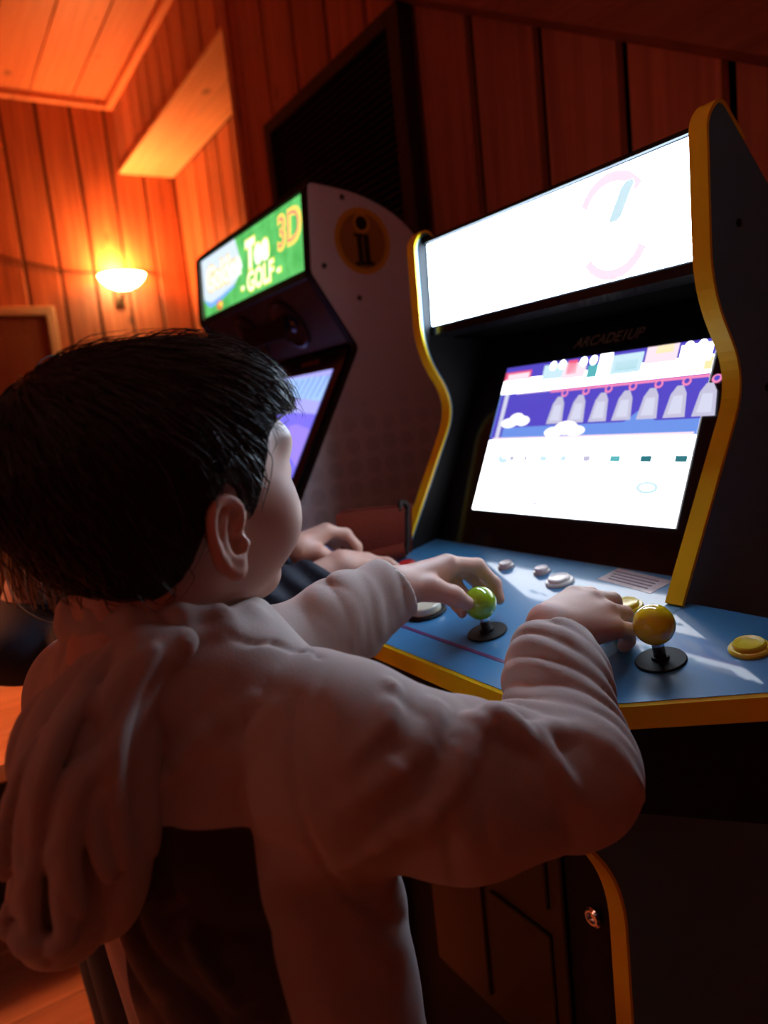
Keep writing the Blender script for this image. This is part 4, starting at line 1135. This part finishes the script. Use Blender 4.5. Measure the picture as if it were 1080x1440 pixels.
# collar band round the neck
nk = np.array([-.4865, .1225, -.128])
def ring(c, ra, rb, r, tilt, n=14):
    out = []
    for i in range(n + 1):
        a = 2 * math.pi * i / n
        out.append(c + TF[0] * ra * math.cos(a) + TF[1] * rb * math.sin(a) + np.array([0, 0, tilt * math.cos(a)]))
    return out
sh.u(ell(nk + np.array([0, 0, -.02]), (.068, .072, .030), TF), .03)
sh.chain(ring(nk, .059, .062, .0, -.016), .0060, .010); sh.chain(ring(nk + np.array([0, 0, .010]), .0565, .0595, .0, -.016), .0052, .008)
sh.sub(cap(nk + np.array([0, 0, -.02]), nk + np.array([.0, 0, .08]), .051, .055), .004)
# hood lying down the back
CR_, CU_, CF_ = AX[:, 0], AX[:, 1], AX[:, 2]
def HZ(p): return (p[0] + .0012, p[1] + .0045, -.125 + (p[2] + .125) * .885)
hd = Field(); HDR = np.array([CR_, CU_, CF_])
hd.u(ell(HZ((-.4405, .0350, -.2180)), (.0315, .067, .0295), HDR), .01)
hd.u(ell(HZ((-.4400, .0215, -.2860)), (.0270, .028, .026), HDR), .02)
hd.u(ell(HZ((-.4260, .0560, -.2300)), (.0265, .060, .0195), HDR), .02)
hd.u(cap(HZ((-.4600, .0800, -.137)), HZ((-.4450, .0500, -.178)), .020, .026), .03)
hd.u(cap(HZ((-.4280, .0900, -.128)), HZ((-.4340, .0640, -.170)), .013, .020), .03)
hd.u(cap((-.4180, .1130, -.1225), HZ((-.4280, .0900, -.128)), .008, .013), .02)
# folds
#FOLDS_HERE
FOLDS = [
 ([(-.3297, .2486, -.1825), (-.3184, .2318, -.1935), (-.3151, .217, -.2055), (-.3183, .2001, -.2186), (-.328, .1806, -.2324), (-.3525, .1594, -.2537)], [.006, .0065, .0065, .006, .005, .002]),
 ([(-.3431, .2323, -.1736), (-.3326, .2197, -.1792), (-.3251, .2002, -.1884), (-.3245, .1776, -.198), (-.3337, .1555, -.2092)], [.006, .006, .005, .004, .001]),
 ([(-.3203, .2872, -.1982), (-.3063, .288, -.2145), (-.2981, .2995, -.2366)], [.007, .006, .002]),
 ([(-.3203, .2872, -.1982), (-.3192, .3193, -.2102), (-.3062, .3302, -.2197), (-.2937, .3383, -.236), (-.291, .3467, -.2519)], [.007, .007, .0065, .005, .002]),
 ([(-.3273, .2533, -.1844), (-.3275, .2644, -.1858), (-.3204, .2716, -.1926), (-.3132, .2798, -.2019)], [.007, .009, .008, .003]),
 ([(-.3513, .2087, -.1608), (-.3387, .1996, -.168), (-.3321, .1851, -.1754), (-.3328, .1669, -.1833)], [.004, .004, .003, .001]),
 ([(-.3891, .1403, -.1589), (-.4025, .1126, -.1755), (-.4164, .0916, -.2001), (-.4263, .0791, -.2172)], [.004, .005, .005, .004]),
 ([(-.3757, .1461, -.1625), (-.3816, .127, -.183), (-.3887, .1144, -.2088)], [.003, .004, .002]),
 ([(-.3982, .0889, -.2799), (-.3925, .0935, -.2986), (-.384, .1032, -.3263)], [.003, .004, .003]),
]
GROOVES = [
 ([(-.3690, .1600, -.1545), (-.3616, .1512, -.1623), (-.3522, .1437, -.178), (-.3455, .1408, -.1955), (-.3427, .1422, -.2161), (-.3467, .1508, -.2435), (-.3597, .17, -.2799), (-.3631, .1887, -.301)], .0015),
 ([(-.4157, .1402, -.1255), (-.4132, .1494, -.1330), (-.4116, .167, -.1370), (-.4041, .1805, -.1425), (-.3862, .1825, -.1450)], .0016),
]
for pts, r in FOLDS: sh.chain([np.array(p) + np.array([0, 0, -.007 if p[1] > .2 and p[0] > -.345 else 0]) for p in smooth_path(pts, 2)], list(np.interp(np.linspace(0, 1, 2 * (len(r) - 1) + 1), np.linspace(0, 1, len(r)), r)), .007)
for pts, r in GROOVES: sh.chain([np.array(p) for p in pts], r, .004, sub=True)
# open cuffs and hem
for w, e, ext, r in ((WRR, ELR, -.018, .0270), (WRL, ELL, .002, .028)):
    ax = (w - e) / np.linalg.norm(w - e)
    c = w + ax * ext
    sh.sub(cap(c - ax * .012, c + ax * .1, r, r), .003)
    def cut(P, c=c, ax=ax):
        t = (P - c) @ ax; q = np.sqrt(((P - c - t[:, None] * ax) ** 2).sum(1))
        return np.maximum(-t, q - .075)
    sh.sub(cut, .003)
sh.inter(half((0, 0, -.585), (0, 0, -1)), .004)
WK = np.random.default_rng(21).normal(size=(6, 3)); WPH = np.random.default_rng(22).random(6) * 6.28
def wn_(P, sc, a, b_): return sum(np.sin(P @ (WK[i] * sc) + WPH[i]) for i in range(a, b_)) / (b_ - a)
def wr(P):
    """creases: broken rings round the forearms, soft drapes on the back"""
    out = np.zeros(len(P))
    n1 = wn_(P, 26, 0, 3); n2 = wn_(P, 38, 3, 6)
    for a, e_, amp, fr, tw in ((WRR, ELR, .0052, 300., 1.5), (WRL, ELL, .0036, 230., 1.0)):
        ax = (a - e_); L = np.linalg.norm(ax); ax = ax / L
        t = (P - e_) @ ax; rad = P - e_ - t[:, None] * ax; q = np.linalg.norm(rad, axis=1)
        s2_ = rad @ np.cross(ax, [0, 0, 1.])
        ph = fr * (t + .55 * s2_ * tw) + 3.4 * n1
        wgt = np.clip(t / .03 + .3, 0, 1) * np.clip((L - .016 - t) / .02, 0, 1) * np.clip((.072 - q) / .02, 0, 1)
        out += -amp * (np.abs(np.sin(ph * .5)) ** .75 - .55) * wgt * np.clip(.55 + .75 * n2, .08, 1.1)
    # upper arm and back: long soft diagonal drapes
    dA = (P - SHR) @ ((ELR - SHR) / np.linalg.norm(ELR - SHR))
    wa = np.clip((dA + .01) / .03, 0, 1) * np.clip((.19 - dA) / .03, 0, 1)
    up_ = P[:, 2]
    ph = 105 * dA + 75 * up_ + 2.2 * n1
    out += -.0030 * (np.abs(np.sin(ph)) ** .8 - .5) * wa * np.clip(.4 + .9 * n2, 0, 1)
    wb_ = np.clip((-dA) / .03, 0, 1) * np.clip((P[:, 2] + .60) / .04, 0, 1)
    ph = 62 * ((P - HIP) @ TF[1]) + 30 * up_ + 1.8 * n1
    out += -.0034 * (np.abs(np.sin(ph)) ** .8 - .5) * wb_
    return out
sh.warp = wr
V, F = sh.mesh((-.74, .0, -.60), (-.22, .47, -.06), .0026)
shirt = mk_fast('shirt', V, F, M_shirt, boy)

M_hood = mat('tan cotton hood', (.47, .385, .35), .85, spec=.2, bump=.25, bscale=700, sheen=.25)
for pts, r in (
 ([(-.4113, .0883, -.1204), (-.4111, .0767, -.1323), (-.408, .0661, -.1489), (-.4015, .0583, -.1677), (-.4001, .0549, -.1928), (-.3989, .0548, -.2179), (-.3981, .0554, -.2398)], .0060),
 ([(-.4127, .081, -.1211), (-.4142, .0657, -.1363), (-.4089, .0578, -.148)], .0045),
 ([(-.401, .0551, -.1695), (-.4007, .0427, -.182), (-.4017, .0351, -.1965), (-.4017, .0295, -.2177), (-.4011, .0278, -.2388), (-.4003, .0303, -.2622)], .0060),
 ([(-.4001, .0476, -.1899), (-.4002, .0416, -.2064), (-.3989, .0407, -.2245), (-.3982, .0445, -.2452)], .0045),
 ([(-.4167, .0559, -.1372), (-.4111, .0396, -.1506), (-.4071, .0299, -.1658), (-.406, .0238, -.1845), (-.4068, .0194, -.2048), (-.4068, .0161, -.2221)], .0060),
 ([(-.4022, .0312, -.2046), (-.406, .0174, -.2238), (-.4131, .0059, -.2429), (-.4202, -.0025, -.2591)], .0055),
 ([(-.4232, .0520, -.1355), (-.4155, .0320, -.1542), (-.4140, .0160, -.179), (-.4193, .0036, -.2134), (-.4198, .0006, -.2338)], .0060),
 ([(-.4195, .0495, -.1398), (-.4120, .0350, -.1556), (-.4113, .0189, -.171), (-.4092, .0182, -.1845), (-.4063, .0216, -.1954)], .0048),
 ([(-.4201, -.0035, -.265), (-.4135, .0012, -.273), (-.4063, .0118, -.277), (-.4026, .0216, -.2761)], .0060),
 ([(-.4033, .0224, -.2279), (-.4038, .0203, -.2463), (-.403, .0205, -.2636), (-.4024, .0221, -.2755)], .0042),
 ([(-.4122, .0178, -.171), (-.413, .0117, -.1936), (-.414, .0075, -.2172), (-.4133, .0063, -.2321)], .0040),
 ([(-.4021, .0392, -.175), (-.4031, .0302, -.1905), (-.4038, .0256, -.2076)], .0040),
 ([(-.4079, .0129, -.237), (-.4104, .0079, -.2536), (-.4095, .0068, -.2686)], .0040),
 ([(-.4380, .0780, -.1195), (-.4290, .0660, -.127), (-.4265, .0520, -.1333)], .0050)):
    q = smooth_path([HZ(p) for p in pts], 3); n = len(q); t = np.linspace(0, 1, n)
    hd.chain(q, list(1.0 * r * (.35 + .65 * np.sin(math.pi * np.clip(t * .8 + .12, 0, 1)) ** .6)), .0040)
HCN = np.array(HZ((-.4405, .0350, -.2180)))
def wh(P):
    """hanging pleats of the hood: round ridges, sharp valleys"""
    q = P - HCN; u_ = q @ CR_; v_ = q @ CU_
    n1 = wn_(P, 20, 0, 3); n2 = wn_(P, 30, 3, 6)
    ph = math.pi * (u_ - .22 * v_ + 1.6 * v_ * v_) / .0175 + 2.3 * n1 + 1.3 * np.sin(v_ * 34 + 1.0)
    wg = np.clip((v_ + .088) / .03, .15, 1) * np.clip((.092 - v_) / .03, .1, 1)
    return -.0058 * (np.abs(np.sin(ph)) ** .6 - .62) * wg * np.clip(.75 + .55 * n2, .25, 1.15)
hd.warp = wh
V, F = hd.mesh((-.52, -.05, -.34), (-.36, .15, -.08), .0019)
mk_fast('hood', V, F, M_hood, boy)
# trousers and shoes
tr = Field()
M_trou = mat('dark trousers', (.02, .022, .03), .8)
tr.u(ell(HIP + np.array([0, 0, -.03]), (.078, .10, .075), TF), .02)
M_shoe = mat('grey shoes', (.10, .10, .11), .6)
for sg, ft in ((-1, .0), (1, .02)):
    hp = T(0, .047 * sg, -.03); kn = T(.01 + ft, .055 * sg, -.33); an = T(-.005 + ft, .06 * sg, -.575)
    tr.chain([hp, kn, an], [.070, .054, .045], .02)
    so = Field(); so.u(cap(an + TF[0] * -.02 + np.array([0, 0, -.022]), an + TF[0] * .085 + np.array([0, 0, -.028]), .034, .027), .01); so.u(cap(an + np.array([0, 0, -.025]), an + np.array([0, 0, .01]), .034), .02)
    so.inter(half((0, 0, FL + .001), (0, 0, -1)), .003)
    V, F = so.mesh(an - .2, an + .2, .005); mk_fast('shoe', V, F, M_shoe, boy)
tr.inter(half((0, 0, FL + .045), (0, 0, -1)), .004)
V, F = tr.mesh((-.62, .0, FL), (-.28, .32, -.44), .006); mk_fast('trousers', V, F, M_trou, boy)

# ---------------------------------------------------------------- the second player, half hidden behind the boy
GC = np.array([-1.005, .165, -.062]); GH = frame(math.radians(8), math.radians(12)); GT = frame(math.radians(5))
gSR, gER, gWR = np.array([-.885, .150, -.250]), np.array([-.862, .315, -.236]), np.array([-.8484, .4500, -.2010])
gSL, gEL, gWL = np.array([-1.125, .140, -.250]), np.array([-1.085, .310, -.250]), np.array([-.9090, .4198, -.1795])
gh = np.array([-1.00, .135, -.56])
gb = Field(); GPf = add_head(gb, GC, GH, .98, ears=True)
gb.u(cap((-1.005, .172, -.28), (-1.0, .166, -.50), .055, .058), .03); gb.u(cap((-1.0, .166, -.50), gh + np.array([0, .01, 0]), .058, .062), .03); gb.u(cap((-1.005, .150, -.20), (-1.005, .172, -.28), .045, .055), .03); gb.u(cap(gSL, gSR, .034), .03)
gb.chain([gSR, gER, gWR], [.033, .027, .019], .012); gb.chain([gSL, gEL, gWL], [.033, .027, .019], .012)
for p, r in (([(-.838, .484, -.202), (-.822, .507, -.206), (-.812, .517, -.216)], .0072), ([(-.845, .487, -.202), (-.834, .512, -.208), (-.826, .520, -.219)], .0076), ([(-.854, .486, -.204), (-.850, .510, -.211), (-.844, .518, -.221)], .0072), ([(-.862, .481, -.207), (-.862, .500, -.214), (-.858, .508, -.223)], .0064)):
    gb.u(cap(gWR, p[0], .0155, .0105), .010); finger(gb, p, [r * 1.15, r, r * .85])
finger(gb, [(-.836, .457, -.206), (-.824, .475, -.209), (-.817, .490, -.214)], [.0125, .010, .008], .008)
for p, r in (([(-0.9011, 0.4613, -0.1612), (-0.8938, 0.4873, -0.1684), (-0.8830, 0.4960, -0.1882), (-0.8810, 0.4960, -0.2046)], .0075), ([(-0.9100, 0.4632, -0.1631), (-0.9032, 0.4912, -0.1708), (-0.8946, 0.5008, -0.1891), (-0.8917, 0.4999, -0.2055)], .0078), ([(-0.9187, 0.4613, -0.1669), (-0.9148, 0.4873, -0.1756), (-0.9071, 0.4970, -0.1920)], .0074), ([(-0.9254, 0.4555, -0.1718), (-0.9245, 0.4757, -0.1805), (-0.9187, 0.4844, -0.1940)], .0064)):
    gb.u(cap(gWL, p[0], .0155, .0105), .010); finger(gb, p, [r * 1.15] + [r] * (len(p) - 2) + [r * .85])
finger(gb, [(-0.8984, 0.4227, -0.1814), (-0.8849, 0.4391, -0.1872), (-0.8762, 0.4535, -0.1978)], [.0130, .0105, .0085], .008)
for sg in (-1, 1):
    hp = gh + GT[1] * .045 * sg; kn = gh + GT[1] * .05 * sg + np.array([0, .01, -.30]); an = gh + GT[1] * .055 * sg + np.array([0, -.005, -.545])
    gb.chain([hp, kn, an], [.058, .042, .028], .02); gb.u(cap(an, an + GT[0] * .05 + np.array([0, 0, -.022]), .026, .02), .02)
V, F = gb.mesh((-1.2, -.08, -1.16), (-.78, .54, .06), .0034)
girl = mk_person('person', V, F, M_skin, (gh[0], gh[1], FL), 'child in navy jacket with long light brown hair, behind the tan shirt')
for sg in (-1, 1):
    eo = G().add(*sphere(GPf(.0708, .029 * sg, -.007), .0102)).build('eye', MATS['eye white'], girl, smooth=True)
    G().lathe(GPf(.0708, .029 * sg, -.007), [(.0052, .0086), (.0048, .0098), (.0005, .0105)], axis=GH[0], n=16).build('iris', MATS['brown iris'], eo, smooth=True)
jk = Field(); M_jack = mat('navy jacket', (.016, .019, .032), .7, spec=.3, bump=.3, bscale=300)
jk.u(ell((-1.005, .172, -.36), (.080, .120, .16), GT), .02); jk.u(ell((-1.0, .165, -.50), (.08, .12, .10), GT), .04)
jk.u(cap((-1.005, .145, -.215), gSR, .045, .048), .04); jk.u(cap((-1.005, .145, -.215), gSL, .045, .048), .04)
jk.u(ell((-1.0, .075, -.235), (.075, .10, .055), GT), .03); jk.chain([gSR, gER, gWR], [.055, .041, .031], .025); jk.chain([gSL, gEL, gWL], [.055, .046, .033], .025)
jk.sub(cap((-1.005, .145, -.20), (-1.005, .150, -.10), .045, .055), .006)
for w, e, r in ((gWR, gER, .026), (gWL, gEL, .026)):
    ax = (w - e) / np.linalg.norm(w - e); c = w - ax * .004
    jk.sub(cap(c - ax * .012, c + ax * .1, r, r), .003)
    def cut(P, c=c, ax=ax):
        t = (P - c) @ ax; q = np.sqrt(((P - c - t[:, None] * ax) ** 2).sum(1)); return np.maximum(-t, q - .06)
    jk.sub(cut, .003)
def wj(P):
    out = np.zeros(len(P))
    for a, e_ in ((gWR, gER), (gWL, gEL)):
        ax = (a - e_); L = np.linalg.norm(ax); ax = ax / L; t = (P - e_) @ ax; rad = P - e_ - t[:, None] * ax; q = np.linalg.norm(rad, axis=1)
        out += -.003 * np.sin(190 * t + 3 * np.sin(40 * rad[:, 2])) * np.clip(t / .02, 0, 1) * np.clip((L - t) / .02, 0, 1) * np.clip((.07 - q) / .02, 0, 1)
    return out
jk.warp = wj
jk.inter(half((0, 0, -.60), (0, 0, -1)), .004)
V, F = jk.mesh((-1.22, -.1, -.62), (-.78, .50, -.14), .0045); mk_fast('jacket', V, F, M_jack, girl)
jn = Field(); M_jean = mat('dark blue jeans', (.014, .017, .035), .85, bump=.3, bscale=500)
jn.u(ell(gh + np.array([0, .012, 0]), (.082, .108, .08), GT), .02)
for sg in (-1, 1):
    hp = gh + GT[1] * .047 * sg; kn = gh + GT[1] * .05 * sg + np.array([0, .01, -.30]); an = gh + GT[1] * .055 * sg + np.array([0, -.005, -.535])
    jn.chain([hp, kn, an], [.070, .056, .048], .02)
    so = Field(); so.u(cap(an + GT[0] * -.02 + np.array([0, 0, -.022]), an + GT[0] * .085 + np.array([0, 0, -.028]), .034, .027), .01); so.u(cap(an + np.array([0, 0, -.025]), an + np.array([0, 0, .01]), .034), .02)
    so.inter(half((0, 0, FL + .001), (0, 0, -1)), .003)
    V, F = so.mesh(an - .2, an + .2, .006); mk_fast('shoe', V, F, M_shoe, girl)
jn.inter(half((0, 0, FL + .045), (0, 0, -1)), .004)
V, F = jn.mesh((-1.18, -.06, FL), (-.82, .26, -.46), .007); mk_fast('jeans', V, F, M_jean, girl)
# long hair: a close cap and locks falling down the back
M_lb = hair_mat('light brown hair', (.16, .085, .04), (.42, .26, .14))
hla = np.array([-.13, -.01, .02, .04, .06, .13]); hlc = np.array([-.10, -.09, -.04, .012, .034, .036])
ghf = hair_field(GC, GH, .98, hla, hlc)
parts = [ghf.mesh(GC - .14, GC + .14, .005)]
parts.append(strands(ghf, GC, GH, .98, 1500, (-.02, 0, .09), .05, 11, rad=.0009, hla=hla, hlc=hlc))
rg = np.random.default_rng(4)
gg = G()
for i in range(230):
    a = rg.uniform(-1.75, 1.75); dv = -GH[0] * math.cos(a) + GH[1] * math.sin(a)
    rr_ = .082 + .012 * rg.random(); z0 = rg.uniform(-.03, .05)
    st = GC + dv * rr_ * (.90) + np.array([0, 0, z0])
    L = rg.uniform(.13, .20); cu_ = rg.uniform(.0, .05); sw = rg.uniform(0, 6.28)
    pts = []
    for k in range(8):
        t = k / 7
        p = st + np.array([0, 0, -L * t]) + dv * (.022 * math.sin(min(t * 1.9, 1.57)) + .012 * math.sin(5 * t + sw) * t)
        p = p + np.array([.25, .97, 0]) * cu_ * t ** 4 + rg.normal(size=3) * .0007
        pts.append(p)
    gg.tube(pts, [.0022, .0024, .0022, .0020, .0018, .0015, .0010, .0004], n=5)
# a loose lock that curls forward at the end
for q in range(26):
    o = rg.normal(size=3) * np.array([.006, .008, .006])
    pts = smooth_path([np.array(p) + o * (1 + .5 * k) for k, p in enumerate([(-0.9873, 0.0915, -0.0788), (-0.9801, 0.0812, -0.1246), (-0.9643, 0.0846, -0.1715), (-0.9568, 0.0974, -0.2041), (-0.9411, 0.1259, -0.2286), (-0.9258, 0.1669, -0.2396)])], 3)
    n = len(pts); gg.tube(pts, list(np.linspace(.0016, .0003, n)), n=5)
Vg = np.array(gg.V); quads = [f for f in gg.F if len(f) == 4]
parts.append((Vg, np.array(quads)))
Vh, Fh = join(parts); mk_fast('hair', Vh, Fh, M_lb, girl)
